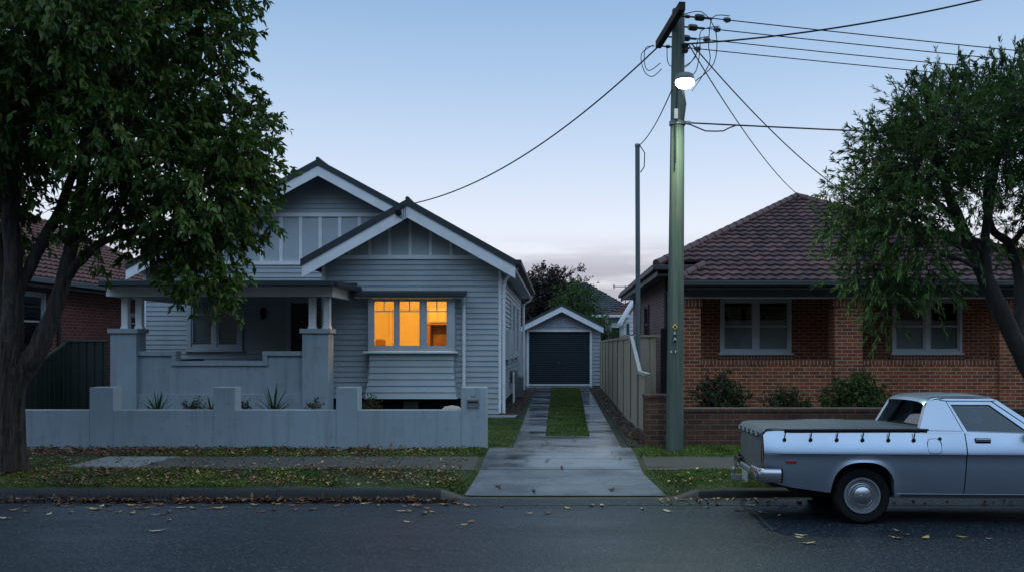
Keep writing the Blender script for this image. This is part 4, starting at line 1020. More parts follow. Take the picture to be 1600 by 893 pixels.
# ================================================================== RED BRICK HOUSE, LEFT
A = thing('red_brick_house', 'red brick house with a terracotta tile roof behind the big tree on the left', 'house', (-18, 26, .15))
nx, ny, nb, nw_ = -12.8, 20.0, 33.0, -24.0
q = MB(); hl = [(21.3, 22.3, 1.7, 3.12), (26.7, 27.6, 2.2, 2.78)]; yy = ny
for a, b, c, d in hl:
    q.box(nx - .1, nx, yy, a, .12, 3.3); q.box(nx - .1, nx, a, b, .12, c); q.box(nx - .1, nx, a, b, d, 3.3); yy = b
q.box(nx - .1, nx, yy, nb, .12, 3.3); q.build('side_wall', red_brick_m, A)
q = MB(); q.box(nw_, nx - .1, ny, ny + .1, .12, 3.3); q.box(nw_, nx, nb - .1, nb, .12, 3.3); q.box(nw_, nw_ + .1, ny, nb, .12, 3.3); q.build('front_wall', red_brick_m, A)
for a, b, c, d in hl: window('side_window', A, a, b, c, d, nx, ['plain'], frame_m, face='x', arch=.07, mid=.5)
ex, ez_, ey0, ey1 = -12.3, 3.42, 19.5, 33.5
t_ = 5.0; rx_, rz_, ra, rb = ex - t_, ez_ + t_ * .50, ey0 + t_, ey1 - 3.4
V1 = Vector((-t_, 0, rz_ - ez_)); L1 = V1.length; V1 /= L1
tile_face('roof', (ex, 0, ez_), (0, 1, 0), V1, L1, lambda v: lerp(ey0, ra, v / L1), lambda v: lerp(ey1, rb, v / L1), red_tile_m, A)
V2 = Vector((0, t_, rz_ - ez_)); V2 /= V2.length
tile_face('roof', (0, ey0, ez_), (1, 0, 0), V2, L1, lambda v: lerp(-24.5, -18.5, v / L1), lambda v: lerp(ex, rx_, v / L1), red_tile_m, A)
q = MB(); q.add([(rx_, ra, rz_), (rx_, rb, rz_), (-24.5, ey1, ez_), (-24.5, ey0, ez_)]); q.add([(ex, ey1, ez_), (rx_, rb, rz_), (-24.5, ey1, ez_)]); q.build('roof', red_tile_m, A)
for a, b in (((ex, ey0, ez_ + .04), (rx_, ra, rz_ + .04)), ((rx_, ra, rz_ + .04), (rx_, rb, rz_ + .04)), ((rx_, rb, rz_ + .04), (ex, ey1, ez_ + .04))): q = MB(); hipcaps(q, a, b); q.build('hip_tiles', red_tile_m, A, smooth=True)
q = MB(); q.box(ex - .02, ex + .1, ey0, ey1, ez_ - .13, ez_); q.box(-24.5, ex, ey0 - .1, ey0, ez_ - .13, ez_); q.build('gutter', mat('grey_gutter', (.10, .105, .11), .5, bmp=0), A, bevel=.015)
q = MB(); q.box(nx, ex - .02, ey0, ey1, ez_ - .22, ez_ - .16); q.build('eave_lining', eave_m, A)
q = MB(); q.tube([(nx + .06, 22.9, ez_ - .15), (nx + .06, 22.9, .2)], .05, 8); q.build('downpipe', eave_m, A, smooth=True)
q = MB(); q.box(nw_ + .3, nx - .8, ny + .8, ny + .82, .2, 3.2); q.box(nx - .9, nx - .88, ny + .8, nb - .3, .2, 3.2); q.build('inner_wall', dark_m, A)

# ================================================================== HOUSES BEYOND THE GARAGE
D1 = thing('far_house', 'distant house under a dark grey tiled hip roof behind the garage', 'house', (0, 52, .15))
fe, fz, rz1 = 47.0, Z(491, 47), Z(442, 52)
xl1, xr1 = -8.0, X(1004, 47)
V3 = Vector((0, 5.0, rz1 - fz)); L3 = V3.length; V3 /= L3
tile_face('roof', (0, fe, fz), (1, 0, 0), V3, L3, lambda v: lerp(xl1, xl1 + 4, v / L3), lambda v: lerp(xr1, X(917, 52), v / L3), slate_m, D1)
q = MB(); q.add([(xr1, fe, fz), (xr1, 57, fz), (X(917, 52), 52, rz1)]); q.add([(xl1, fe, fz), (xl1, 57, fz), (xl1 + 4, 52, rz1)]); q.add([(xl1, 57, fz), (xr1, 57, fz), (X(917, 52), 52, rz1), (xl1 + 4, 52, rz1)]); q.build('roof', slate_m, D1)
q = MB(); q.box(xl1, xr1, fe - .1, fe, fz - .15, fz); q.build('gutter', trim_m, D1)
q = MB(); q.box(xl1 + .5, xr1 - .5, fe + .5, 56.5, .15, fz - .1); q.build('wall', garage_m, D1)
q = MB(); q.box(X(945, 47.4), X(975, 47.4), fe + .44, fe + .49, Z(520, 47.4), Z(503, 47.4)); q.build('window', dark_m, D1)
D2 = thing('rear_house', 'small white-walled house with a red tile roof beside the beige fence end', 'house', (4.5, 45, .15))
e2, z2 = 44.0, Z(491, 44)
V4 = Vector((0, 3.2, 1.5)); L4 = V4.length; V4 /= L4
tile_face('roof', (0, e2, z2), (1, 0, 0), V4, L4, lambda v: lerp(X(948, 44), X(948, 44) + 2.6, v / L4), lambda v: 9.0, red_tile_m, D2)
q = MB(); q.add([(X(948, 44), e2, z2), (X(948, 44), 50, z2), (X(948, 44) + 2.6, e2 + 3.2, z2 + 1.5)]); q.add([(X(948, 44), 50, z2), (9, 50, z2), (9, e2 + 3.2, z2 + 1.5), (X(948, 44) + 2.6, e2 + 3.2, z2 + 1.5)]); q.build('roof', red_tile_m, D2)
q = MB(); q.box(X(950, 44.4), 9, e2 + .4, 49.5, .15, z2 - .05); q.build('wall', frame_m, D2)
q = MB(); q.box(X(948, 44), 9, e2 - .1, e2, z2 - .12, z2); q.build('gutter', trim_m, D2)
q = MB(); q.box(X(956, 44.3), X(979, 44.3), e2 + .34, e2 + .39, Z(511, 44.3), Z(504, 44.3)); q.build('awning', trim_m, D2)
q = MB(); q.box(X(956, 44.3), X(979, 44.3), e2 + .35, e2 + .38, Z(528, 44.3), Z(512, 44.3)); q.build('window', dark_m, D2)
SH = thing('white_shed', 'narrow white weatherboard gable peeping out behind the brown brick house', 'shed', (3.4, 37.5, .15))
sx0 = X(975, 36.3)
q = MB(); boards(q, .2, Z(472, 36.3), .16, lambda z: max(sx0, sx0 + (z - 2.75) * .75), 3.9, FR(36.3)); q.box(sx0, 3.9, 36.32, 39, .15, 2.7); q.build('wall', trim_m, SH)
q = MB(); q.prism([(sx0 - .12, 2.62), (3.9, 4.9), (3.9, 5.0), (sx0 - .12, 2.76)], 'y', 36.1, 39.1); q.build('roof', trim_m, SH)
q = MB(); q.box(X(979, 36.28), X(983, 36.28), 36.24, 36.28, 1.0, Z(505, 36.28)); q.build('window', mat('blue_grey_pane', (.06, .10, .15), .1, bmp=0), SH)
AN = thing('tv_antenna', 'thin television antenna standing on the dark far roof', 'antenna', (X(977, 50), 50, 3.9))
q = MB(); q.tube([(X(977, 50), 50, 3.6), (X(977, 50), 50, Z(446, 50))], .025, 6); q.build('mast', wire_m, AN)
q = MB(); za = Z(447.5, 50); q.tube([(X(958, 50), 50, za), (X(982, 50), 50, za)], .02, 5)
for k_ in range(9): xk = X(959 + k_ * 2.8, 50); q.tube([(xk, 49.6, za), (xk, 50.4, za)], .01, 4)
for k_ in range(2): xk = X(958.5 + k_ * 1.5, 50); q.tube([(xk, 50, za - .12), (xk, 50, za + .12)], .015, 4)
q.build('boom', wire_m, AN)

# ================================================================== POWER POLE, LAMP, CABLES
PD = 14.2
P0 = (X(1054, PD), PD); P1 = (X(1058.5, PD) + .02, PD + .06); ptz = Z(13, PD)
pxz = lambda z: (lerp(P0[0], P1[0], z / ptz), lerp(P0[1], P1[1], z / ptz))
PO = thing('power_pole', 'tall weathered green timber power pole with a crossarm and small tags', 'power pole', (P0[0], P0[1], .14))
rng = random.Random(3)
q = MB(); n_ = 26
rows = []
for i in range(n_ + 1):
    z = lerp(.05, ptz, i / n_); c = pxz(z); r0 = lerp(.138, .098, i / n_)
    rows.append([(c[0] + (r0 * (1 + .035 * math.sin(a * 3 + i * .05) + .02 * math.sin(a * 7 + 1))) * math.cos(a), c[1] + r0 * math.sin(a), z) for a in [2 * math.pi * j / 20 for j in range(21)]])
q.grid(rows); q.add(rows[-1][:-1]); q.build('shaft', pole_m, PO, smooth=True, angle=60)
A0, A1, az = Vector((1.865, 13.45, 6.90)), Vector((1.70, 15.2, 6.90)), 6.90
q = MB(); ud = (A1 - A0).normalized(); sd = Vector((-ud.y, ud.x, 0)) * .05
i0 = [A0 - sd, A0 + sd, A1 + sd, A1 - sd]; q.prism([(p.x, p.y) for p in i0], 'z', az - .065, az + .065); cao = q.build('crossarm', dark_bark_m, PO, bevel=.01)
cond = []
for k_, py in enumerate((15, 31, 48, 63)):
    d_ = (az + .10 - EYE) * F / (CY - py); t = (d_ - A0.y) / (A1.y - A0.y); a = A0.lerp(A1, t) + Vector((.05, 0, 0)); cond.append(a)
    q = MB(); u = Vector((1, .19, -.01)).normalized()
    for s0_, s1_, r_ in ((0, .25, .014), (.10, .16, .03), (.26, .40, .045), (.28, .38, .055), (.40, .52, .02)): q.tube([a + u * s0_, a + u * s1_], r_, 8)
    q.build('insulator', insul_m, cao, smooth=True)
    q = MB(); e = a + u * (.78 - k_ * .04); q.tube([e - u * .05, e + u * .05], .035, 8); q.tube([e + Vector((0, 0, .03)), e + Vector((0, 0, -.04))], .03, 6); q.build('cable_clamp', insul_m, cao)
for k_, (f_, pts) in enumerate([(0, [(.78, 0, 0), (.5, -.1, -.06), (.42, -.2, -.5), (.38, -.5, -.9), (.15, -.3, -1.25)]), (1, [(.74, 0, 0), (.45, 0, -.08), (.40, -.2, -.45), (.30, -.4, -.85), (.12, -.5, -1.0)]), (2, [(.70, 0, 0), (.52, 0, -.05), (.45, -.2, -.4), (.2, -.4, -.62), (.1, -.4, -.45)]), (3, [(.66, 0, 0), (.6, 0, -.15), (.4, -.2, -.42), (.1, -.4, -.45), (.05, -.5, -.2)]), (0, [(0, 0, 0), (.35, 0, .06), (.55, -.1, -.3), (.50, -.2, -.8), (.2, -.3, -1.1)]), (3, [(-.1, .0, 0), (-.25, .05, -.02), (-.27, .0, -.30), (-.2, -.1, -.45), (-.02, -.2, -.35)]), (3, [(-.12, .0, .02), (-.32, .05, -.12), (-.28, .0, -.42), (-.15, -.1, -.55), (-.0, -.2, -.45)])]):
    a = cond[f_]; c_ = [a + Vector(p) for p in pts]; sm = []
    for i in range(len(c_) - 1):                    # smooth the loop
        p0, p1, p2, p3 = c_[max(0, i - 1)], c_[i], c_[i + 1], c_[min(len(c_) - 1, i + 2)]
        for t in (0, .25, .5, .75): sm.append(.5 * ((2 * p1) + (p2 - p0) * t + (2 * p0 - 5 * p1 + 4 * p2 - p3) * t * t + (-p0 + 3 * p1 - 3 * p2 + p3) * t ** 3))
    sm.append(c_[-1]); q = MB(); q.tube(sm, .0075, 5); q.build('jumper_wire', wire_m, PO, smooth=True)
q = MB(); zc = Z(72, PD); c_ = pxz(zc); q.lathe((c_[0] + .11, c_[1] - .08, zc), [(0, -.12), (.03, -.12), (.05, -.08), (.03, -.05), (.05, -.01), (.03, .03), (0, .05)], 'z', 10); q.build('insulator', insul_m, PO, smooth=True)
def plate(px, py, w, h, m, name, shape='box', ch=None, chm=None):
    z = Z(py, PD - .12); cx = X(px, PD - .12); yy = PD - .150
    q = MB()
    if shape == 'box': q.box(cx - w / 2, cx + w / 2, yy, yy + .03, z - h / 2, z + h / 2)
    else: q.prism([(cx, z - h / 2), (cx + w / 2, z), (cx, z + h / 2), (cx - w / 2, z)], 'y', yy, yy + .03)
    o = q.build(name, m, PO)
    if ch: text('lettering', ch, h * 1.05, (cx, yy - .003, z - h * .36), chm, PO)
    return o
plate(1054.3, 510, .085, .095, yellow_m, 'diamond_tag', 'dia'); 
q = MB(); cx = X(1054.3, PD - .12); zz = Z(510, PD - .12); q.prism([(cx, zz - .024), (cx + .02, zz), (cx, zz + .024), (cx - .02, zz)], 'y', PD - .156, PD - .151); q.build('diamond_mark', dark_m, PO)
plate(1054.2, 519.8, .050, .068, green_tag_m, 'number_tag', 'box', 'R', white_m); plate(1054.2, 528.6, .050, .072, green_tag_m, 'number_tag', 'box', 'A', white_m)
plate(1048.5, 548.5, .013, .028, white_m, 'reflector'); plate(1055.3, 548.5, .013, .028, white_m, 'reflector')
q = MB(); z = Z(176, PD - .1); cx = X(1056.5, PD - .1); q.box(cx - .035, cx + .025, PD - .15, PD - .08, z - .11, z + .05); q.build('fuse_box', frame_dark_m, PO, bevel=.01)
q = MB(); q.tube([(cx - .01, PD - .125, z - .13), (cx - .015, PD - .13, z - .8)], .014, 6); q.tube([(cx, PD - .12, z + .06), (cx + .02, PD - .13, z + .55)], .014, 6); q.build('conduit', wire_m, PO)
q = MB(); z = Z(192, PD); c_ = pxz(z); q.lathe((c_[0], c_[1], z - .03), [(.128, 0), (.13, 0), (.13, .06), (.128, .06)], 'z', 20); q.box(c_[0] + .12, c_[0] + .2, PD - .03, PD + .03, z - .02, z + .02); q.build('steel_band', galv_m, PO)
# street lamp: bracket, housing, glowing bowl
lx, ly, lz_ = X(1070, 13.48), 13.48, Z(128, 13.48)
SLm = thing('street_lamp', 'lit greenish-white street lamp on a short bracket near the pole top', 'street lamp', (lx, ly, lz_ - .1))
q = MB(); q.lathe((lx, ly, lz_), [(.0, .13), (.09, .125), (.125, .105), (.145, .05), (.14, .02), (.0, .02)], 'z', 24); q.build('housing', letter_m, SLm, smooth=True)
q = MB(); q.lathe((lx, ly, lz_), [(.133, .018), (.142, -.005), (.136, -.045), (.10, -.08), (.045, -.097), (0, -.10)], 'z', 24); q.build('diffuser', lamp_glow_m, SLm, smooth=True)
q = MB(); c_ = pxz(lz_ - .45); q.tube([(c_[0] + .08, c_[1] - .08, lz_ - .42), (c_[0] + .09, c_[1] - .25, lz_ - .2), (lx - .05, ly + .06, lz_ + .08), (lx, ly, lz_ + .12)], .02, 8); q.build('bracket', galv_m, SLm, smooth=True)
ll = bpy.data.lights.new('lamp_light', 'AREA'); ll.shape = 'DISK'; ll.size = .22; ll.energy = 115; ll.color = (.80, 1.0, .70)
llo = bpy.data.objects.new('lamp_light', ll); C.objects.link(llo); llo.location = (lx, ly - .02, lz_ - .14); llo.rotation_euler = (R(-24), R(6), 0)
def sag(a, b, s, n=28):
    a, b = Vector(a), Vector(b); return [a.lerp(b, i / n) - Vector((0, 0, 4 * s * (i / n) * (1 - i / n))) for i in range(n + 1)]
def cable(name, pts, r, label, cat='power line', group=None):
    q = MB(); q.tube(pts, r, 6); return tag(q.build(name, wire_m, None, smooth=True), label, cat, group)
names = ['topmost of the four parallel street power lines leaving the crossarm', 'second from the top of the four parallel street power lines', 'third from the top of the four parallel street power lines', 'lowest of the four parallel street power lines leaving the crossarm']
for a, nm in zip(cond, names):
    cable('power_line', sag(a + Vector((.5, .095, 0)), a + Vector((36, 6.8, -.1)), .32), .0085, nm, 'power line', 'four street power lines')
zc = Z(71, PD)
cable('bundled_cable', [(1.95 + .35 * t, 14.15 - .062 * t, zc + .00 * t + .0026 * t * t + .016 * (t if t > 4 else 0) * 0) for t in [i * .9 for i in range(36)]], 0.0135, 'thick black cable sweeping up across the street above the other wires', 'cable')
q0 = pxz(Z(193, PD)); zt5 = Z(192, PD)
cable('telecom_cable', sag((q0[0] + .14, PD, zt5), (30, 18.2, zt5 + .05), .10), .0125, 'thick level black cable running from the pole into the right tree', 'cable')
cable('drip_loop', [(X(a, PD), PD - .01, Z(b, PD)) for a, b in ((1067, 193), (1078, 195), (1090, 200), (1102, 205), (1118, 205.5), (1130, 205), (1140, 200), (1151, 196))], .011, 'loose loop of cable hanging under the thick level cable at the pole', 'cable')
hk = (pxz(zc)[0] + .14, PD - .09, zc)
cable('service_cable', sag(hk, (AX + .05, AY - .05, AZ + .04), .25), .011, 'straight service wire from the pole down to the brick house roof peak', 'cable')
cable('service_cable', sag((hk[0] + .05, hk[1], hk[2]), (10.3, 25.9, 5.35), .60), .011, 'sagging service wire from the pole down into the right tree', 'cable')
cable('service_cable', sag(tuple(A1 + Vector((-.02, -.05, -.06))), (X(627, YB) + .05, YB - .1, Z(322, YB)), .50), .013, 'service wire from the crossarm down to the lit house front gable', 'cable')
SP = thing('service_post', 'slim grey steel service post behind the beige fence', 'post', (X(996.5, 19.5), 19.5, .15))
sx, sz = X(996, 19.5), Z(226, 19.5)
q = MB(); q.tube([(sx + .02, 19.5, .1), (sx, 19.5, sz)], .052, 14); q.build('shaft', mat('blue_grey_post_paint', (.10, .13, .145), .5, bmp=0), SP, smooth=True)
q = MB(); q.lathe((sx, 19.5, sz - .05), [(.056, 0), (.06, .02), (.058, .06), (0, .075)], 'z', 14); q.build('cap', galv_m, SP)
q = MB(); q.tube([(sx + .04, 19.44, sz - .02), (sx + .15, 19.42, sz - .2), (sx + .14, 19.42, sz - .5), (sx + .06, 19.44, sz - .62)], .012, 6); q.build('cable_tail', wire_m, SP, smooth=True)
c_ = pxz(Z(140, PD))
cable('service_cable', sag((c_[0] - .1, PD - .02, Z(141, PD)), (sx + .03, 19.45, sz - .03), .12), .010, 'short service wire from the tall pole to the slim steel post', 'cable')

# ================================================================== UTE
UX, UY = 2.25, 9.70
U = thing('parked_ute', 'silver-blue old ute with a grey vinyl tray cover parked at the kerb', 'ute', (UX, UY, G(UX, UY) + .004), rot=(-.0294, 0, R(-2.6)))
U.scale = (.985, .985, .985)
UW = 1.82; UC = .783
def part(q, name, m, par=U, **k): return q.build(name, m, par, local=True, **k)
def arch(x, cx): 
    t = abs(x - cx) / .345
    return .335 + .355 * (1 - t ** 2.5) ** (1 / 2.5) if t < 1 else 0
WX = (1.08, 3.98)
def zbot(x):
    b = interp(x, [(0, .47), (.30, .40), (.7, .345), (1.4, .30), (1.6, .285), (3.7, .285), (4.4, .36), (4.8, .45)])
    return max(b, arch(x, WX[0]), arch(x, WX[1]))
def ztop(x): return interp(x, [(0, 1.015), (.12, 1.03), (1.6, 1.04), (3.1, 1.0), (4.3, .955), (4.75, .90)])
def inset(x, z):
    v = 0
    if z >= UC: v = .085 * ((z - UC) / .25) ** 1.35
    else: v = .008 + .02 * min(1, (UC - z) / .06) + .095 * ((UC - z) / .45) ** 1.6
    if x < .30: v += .075 * (1 - x / .30) ** 2
    if x > 4.3: v += .16 * ((x - 4.3) / .5) ** 2
    for cx in WX:                                   # rolled wheel arch lip
        r = math.hypot((x - cx) / .345, max(0, z - .335) / .355)
        if z < UC and .98 <= r < 1.22: v -= .030 * (1 - (r - .98) / .24) ** 1.2
    return v
TLO = [0, .06, .13, .22, .34, .48, .62, .76, .88, .955, 1]; THI = [.03, .10, .3, .55, .8, .94, 1]
def side(x0, x1, far=False, n=None):
    q = MB(); n = n or max(6, int((x1 - x0) / .022)); rows = []
    for i in range(n + 1):
        x = lerp(x0, x1, i / n); zb, zt2 = zbot(x), ztop(x)
        zs = [lerp(zb, UC, t) for t in TLO] + [lerp(UC, zt2, t) for t in THI]
        row = [(x, .10 + inset(x, zb), zb - .002)] + [(x, inset(x, z), z) for z in zs]
        y1 = inset(x, zt2); row += [(x, y1 + .018, zt2 + .012), (x, y1 + .05, zt2 + .012), (x, y1 + .16, zt2 + .004)]
        if far: row = [(a, UW - b, c) for a, b, c in row]
        rows.append(row)
    q.grid(rows); return q
part(side(0, 2.178), 'rear_quarter', paint_m, smooth=True, angle=28)
door = part(side(2.19, 3.22), 'door', paint_m, smooth=True, angle=28)
part(side(3.232, 4.78), 'front_guard', paint_m, smooth=True, angle=28)
part(side(0, 2.127, True), 'rear_quarter', paint_m, smooth=True, angle=28); part(side(2.19, 3.22, True), 'door', paint_m, smooth=True, angle=28); part(side(3.232, 4.78, True), 'front_guard', paint_m, smooth=True, angle=28)
q = MB()                                            # dark underbody and wheel housings
q.box(.10, .66, .16, UW - .16, .40, .95); q.box(1.50, 3.55, .12, UW - .12, .30, .96); q.box(.5, 1.6, .32, UW - .32, .42, .96); q.box(3.4, 4.6, .34, UW - .34, .40, .86); q.box(.45, 4.4, .45, UW - .45, .26, .45); part(q, 'underbody', dark_m)
# tail: tailgate, lamps, bumper, tow ball, plate
ti = inset(0, .8)
q = MB(); rows = []
for z in (.50, .55, .7, .85, .98, 1.015):
    rows.append([(-.030 + .03 * ((z - .75) / .27) ** 2 + .025 * ((y - UW / 2) / (UW / 2)) ** 2, y, z) for y in np.linspace(.19, UW - .19, 15)])
q.grid(rows); tg = part(q, 'tailgate', mat('shaded_tailgate_paint', (.15, .17, .17), .45, metal=.2, bmp=0), smooth=True)  # shade on the tail is put into this darker grey
for f_ in (0, 1):
    Y_ = (lambda y: UW - y) if f_ else (lambda y: y)
    q = MB(); rows = [[(.012 - .012 * (1 - t), Y_(.085 + .10 * t + inset(0, z) - .07), z) for t in np.linspace(0, 1, 5)] for z in np.linspace(.50, 1.02, 9)]; q.grid(rows); part(q, 'tail_panel', paint_m, smooth=True)
    q = MB(); rows = [[(-.004 - .006 * math.sin(math.pi * t), Y_(.12 + .07 * t), z) for t in np.linspace(0, 1, 5)] for z in np.linspace(.56, .93, 7)]; q.grid(rows); part(q, 'tail_light', red_m, smooth=True)
    q = MB()
    pf = [(.165, .012 - .035), (.02, -.020), (-.055, .02), (-.085, .10), (-.09, .46)]
    sec = [(.0, .47), (-.016, .485), (-.020, .53), (-.016, .60), (.0, .615), (.03, .615)]
    rows = []
    for z_, o_ in [(.462, .03), (.468, .008), (.50, -.004), (.55, -.008), (.595, -.002), (.612, .012), (.615, .04)]:
        rows.append([(x - (o_ - .0) * -1 * (1 if i >= 2 else 0), Y_(y + (o_ if i < 2 else o_ * .3)), z_) for i, (x, y) in enumerate(pf)])
    q.grid(rows); part(q, 'bumper', chrome_m, smooth=True, angle=50)
    q = MB(); q.box(.165, .185, *sorted((Y_(-.035), Y_(.03))), .462, .615); part(q, 'bumper_end', black_m, bevel=.01)
q = MB(); q.box(-.075, -.03, .47, UW - .47, .50, .56); part(q, 'bumper_bar', steel_rim_m, bevel=.012)
q = MB(); q.box(-.085, -.08, UW / 2 - .19, UW / 2 + .19, .385, .495); part(q, 'number_plate', mat('pale_plate', (.42, .42, .40), .5, bmp=0))
q = MB(); q.box(-.20, .2, UW / 2 - .04 + .3, UW / 2 + .04 + .3, .36, .42); q.lathe((-.17, UW / 2 + .3, .42), [(.016, 0), (.016, .03), (.03, .045), (.032, .065), (.022, .09), (0, .095)], 'z', 12); part(q, 'tow_ball', steel_rim_m)
q = MB(); q.box(.23, .345, -.004 + inset(.28, .69) - .006, inset(.28, .69) + .02, .672, .705); part(q, 'side_marker', red_m, bevel=.006)
# tray cover
q = MB(); rows = []
for x in np.linspace(.03, 1.80, 30):
    hump = .045 * math.exp(-((x - .93) / .42) ** 2); e = ztop(x) + .022; row = [(x, inset(x, ztop(x)) - .004, e - .048), (x, inset(x, ztop(x)) - .002, e - .004)]
    for y in np.linspace(.10, UW - .10, 15):
        s = math.sin(math.pi * (y - .1) / (UW - .2)); row.append((x, y + (.018 if y < .2 else 0), e + .006 + hump * s ** .7 + .006 * math.sin(x * 21 + y * 3) * s))
    row += [(x, UW - inset(x, ztop(x)) + .002, e - .004), (x, UW - inset(x, ztop(x)) + .004, e - .048)]
    rows.append(row)
r0 = [(x - .055, y, min(z, 1.04) - .045) for x, y, z in rows[0]]; rows = [r0] + rows
q.grid(rows); tn = part(q, 'tray_cover', tonneau_m, smooth=True, angle=50)
q = MB()
for x0_, x1_ in ((.22, 1.78),):
    rows = [[(x, inset(x, ztop(x)) - .012, ztop(x) - .032), (x, inset(x, ztop(x)) - .014, ztop(x) + .010)] for x in np.linspace(x0_, x1_, 24)]; q.grid(rows)
part(q, 'cover_edge', black_m, tn)
for x in (.215, .50, .785, 1.065, 1.345, 1.62):
    yb_ = inset(x, .93)
    q = MB(); q.tube([(x + .015, yb_ - .004, ztop(x) - .01), (x + .006, yb_ - .012, .98), (x, yb_ - .012, .945)], .0065, 6); q.lathe((x, yb_ - .026, .932), [(0, 0), (.018, .004), (.022, .015), (.018, .028), (0, .03)], 'y', 10)
    q.lathe((x + .018, inset(x, ztop(x)) - .019, ztop(x) - .004), [(0, 0), (.012, .002), (.012, .01)], 'y', 8); part(q, 'cover_hook', black_m, tn)
q = MB()
for k_ in range(5): yy = .30 + k_ * .30; q.tube([(-.035, yy - .13, .985), (-.04, yy - .06, .965), (-.042, yy, .955), (-.04, yy + .06, .965), (-.035, yy + .13, .985)], .012, 6)
part(q, 'cover_lacing', tonneau_m, tn)
# cab
BL = 1.035
def ty(z): return .085 + (z - BL) * .50           # the cab leans in above the belt
def cabpoly(name, poly, m, th=.05, far=False, par=U, proud=0, **k):
    q = MB(); n = len(poly); Y_ = (lambda y: UW - y) if far else (lambda y: y)
    o = [(x, Y_(ty(z) - proud), z) for x, z in poly]; i = [(x, Y_(ty(z) - proud + th), z) for x, z in poly]
    q.add(o); q.add(i[::-1])
    for a in range(n): q.add([o[a], o[(a + 1) % n], i[(a + 1) % n], i[a]])
    return part(q, name, m, par, **k)
sail = [(1.70, BL + .005), (1.785, 1.23), (1.84, 1.345), (1.89, 1.382), (1.955, 1.395), (2.035, 1.392), (2.042, 1.365), (2.172, BL - .02), (2.17, BL - .03), (1.70, BL - .03)]
glassp = [(2.225, BL - .035), (2.090, 1.318), (2.515, 1.318), (2.90, BL - .035)]
fo = [(2.185, BL - .03), (2.055, 1.352), (2.54, 1.352), (2.98, BL - .03)]
for far in (False, True):
    cabpoly('sail_panel', sail, paint_m, .09, far)
    for k_ in range(3):
        cabpoly('door_frame', [fo[k_], fo[k_ + 1], glassp[k_ + 1], glassp[k_]], paint_m, .035, far, par=U)
    cabpoly('side_glass', glassp, car_glass_m, .006, far, par=U, proud=-.015)
    cabpoly('pillar', [(2.995, BL - .03), (2.555, 1.358), (2.60, 1.375), (3.09, BL - .03)], paint_m, .05, far)
    cabpoly('gutter_rail', [(1.98, 1.372), (2.04, 1.384), (2.545, 1.384), (2.60, 1.366), (2.548, 1.362), (2.05, 1.362)], chrome_m if False else paint_m, .02, far, proud=.012)
q = MB(); rows = []
for x, dz_ in ((1.80, -.062), (1.83, -.035), (1.88, -.008), (1.96, .010), (2.1, .018), (2.3, .022), (2.45, .016), (2.55, .003), (2.62, -.022)):
    row = []
    for y in np.concatenate([[ty(1.36)], np.linspace(ty(1.385) + .02, UW - ty(1.385) - .02, 13), [UW - ty(1.36)]]):
        e = min(y - ty(1.36), UW - ty(1.36) - y); row.append((x, y, 1.372 + dz_ + .030 * (1 - math.exp(-e / .05)) + .015 * (1 - ((y - UW / 2) / .65) ** 2) * (e > .01)))
    rows.append(row)
q.grid(rows); part(q, 'roof', paint_m, smooth=True, angle=60)
q = MB(); rb_ = [(1.86, .20, BL + .02), (1.86, UW - .20, BL + .02), (2.02, UW - .33, 1.35), (2.02, .33, 1.35)]
q.add(rb_); part(q, 'rear_window', car_glass_m)
q = MB()
for a, b in zip(rb_, rb_[1:] + rb_[:1]): q.tube([a, b], .022, 6)
part(q, 'rear_window_seal', black_m)
q = MB(); wb = [(3.06, .20, BL - .02), (3.06, UW - .20, BL - .02), (2.60, UW - .31, 1.375), (2.60, .31, 1.375)]; q.add(wb); part(q, 'windscreen', car_glass_m)
q = MB(); rows = [[(x, y, ztop(x) + .006 + .04 * (1 - ((y - UW / 2) / .8) ** 2)) for y in np.linspace(.20, UW - .20, 11)] for x in np.linspace(3.02, 4.72, 12)]; q.grid(rows); part(q, 'bonnet', paint_m, smooth=True)
q = MB(); q.box(4.72, 4.80, .12, UW - .12, .52, .90); part(q, 'front_grille', dark_m)
for f_ in (.32, UW - .32): q = MB(); q.lathe((4.80, f_, .74), [(.10, 0), (.09, .02), (0, .03)], 'x', 18); part(q, 'headlight', chrome_m)
q = MB(); q.box(4.80, 4.90, .02, UW - .02, .46, .56); part(q, 'front_bumper', chrome_m, bevel=.03)
q = MB(); q.box(1.84, 3.1, .18, UW - .18, .90, .99); part(q, 'cab_floor', dark_m)
q = MB(); q.box(1.98, 2.14, .26, UW - .26, .80, 1.17); part(q, 'bench_seat', mat('dark_blue_vinyl', (.035, .05, .06), .6, bmp=0), bevel=.05)
q = MB(); q.tube([(2.74 + .06 * math.cos(a), .52 + .18 * math.sin(a), 1.06 + .15 * math.cos(a)) for a in np.linspace(0, 2 * math.pi, 22)], .014, 6); part(q, 'steering_wheel', black_m, smooth=True)
q = MB(); q.box(2.80, 3.1, .22, UW - .22, .9, 1.05); part(q, 'dashboard', dark_m, bevel=.03)
q = MB(); q.lathe((2.86, -.02, 1.01), [(0, -.02), (.05, -.02), (.06, .02), (.05, .06), (0, .08)], 'x', 12); q.tube([(2.90, .09, .99), (2.90, .0, 1.0)], .012, 6); part(q, 'door_mirror', black_m, smooth=True)
dy = inset(2.4, .92)
q = MB(); q.box(2.285, 2.445, dy - .022, dy - .006, .918, .958); ho = part(q, 'door_handle', chrome_m, door, bevel=.008)
q = MB(); q.box(2.28, 2.45, dy - .010, dy + .01, .898, .962); part(q, 'handle_recess', black_m, door, bevel=.01)
q = MB(); q.lathe((2.315, dy - .012, .865), [(0, 0), (.013, .002), (.015, .014)], 'y', 12); part(q, 'door_lock', chrome_m, door)
fy = inset(1.84, .87)
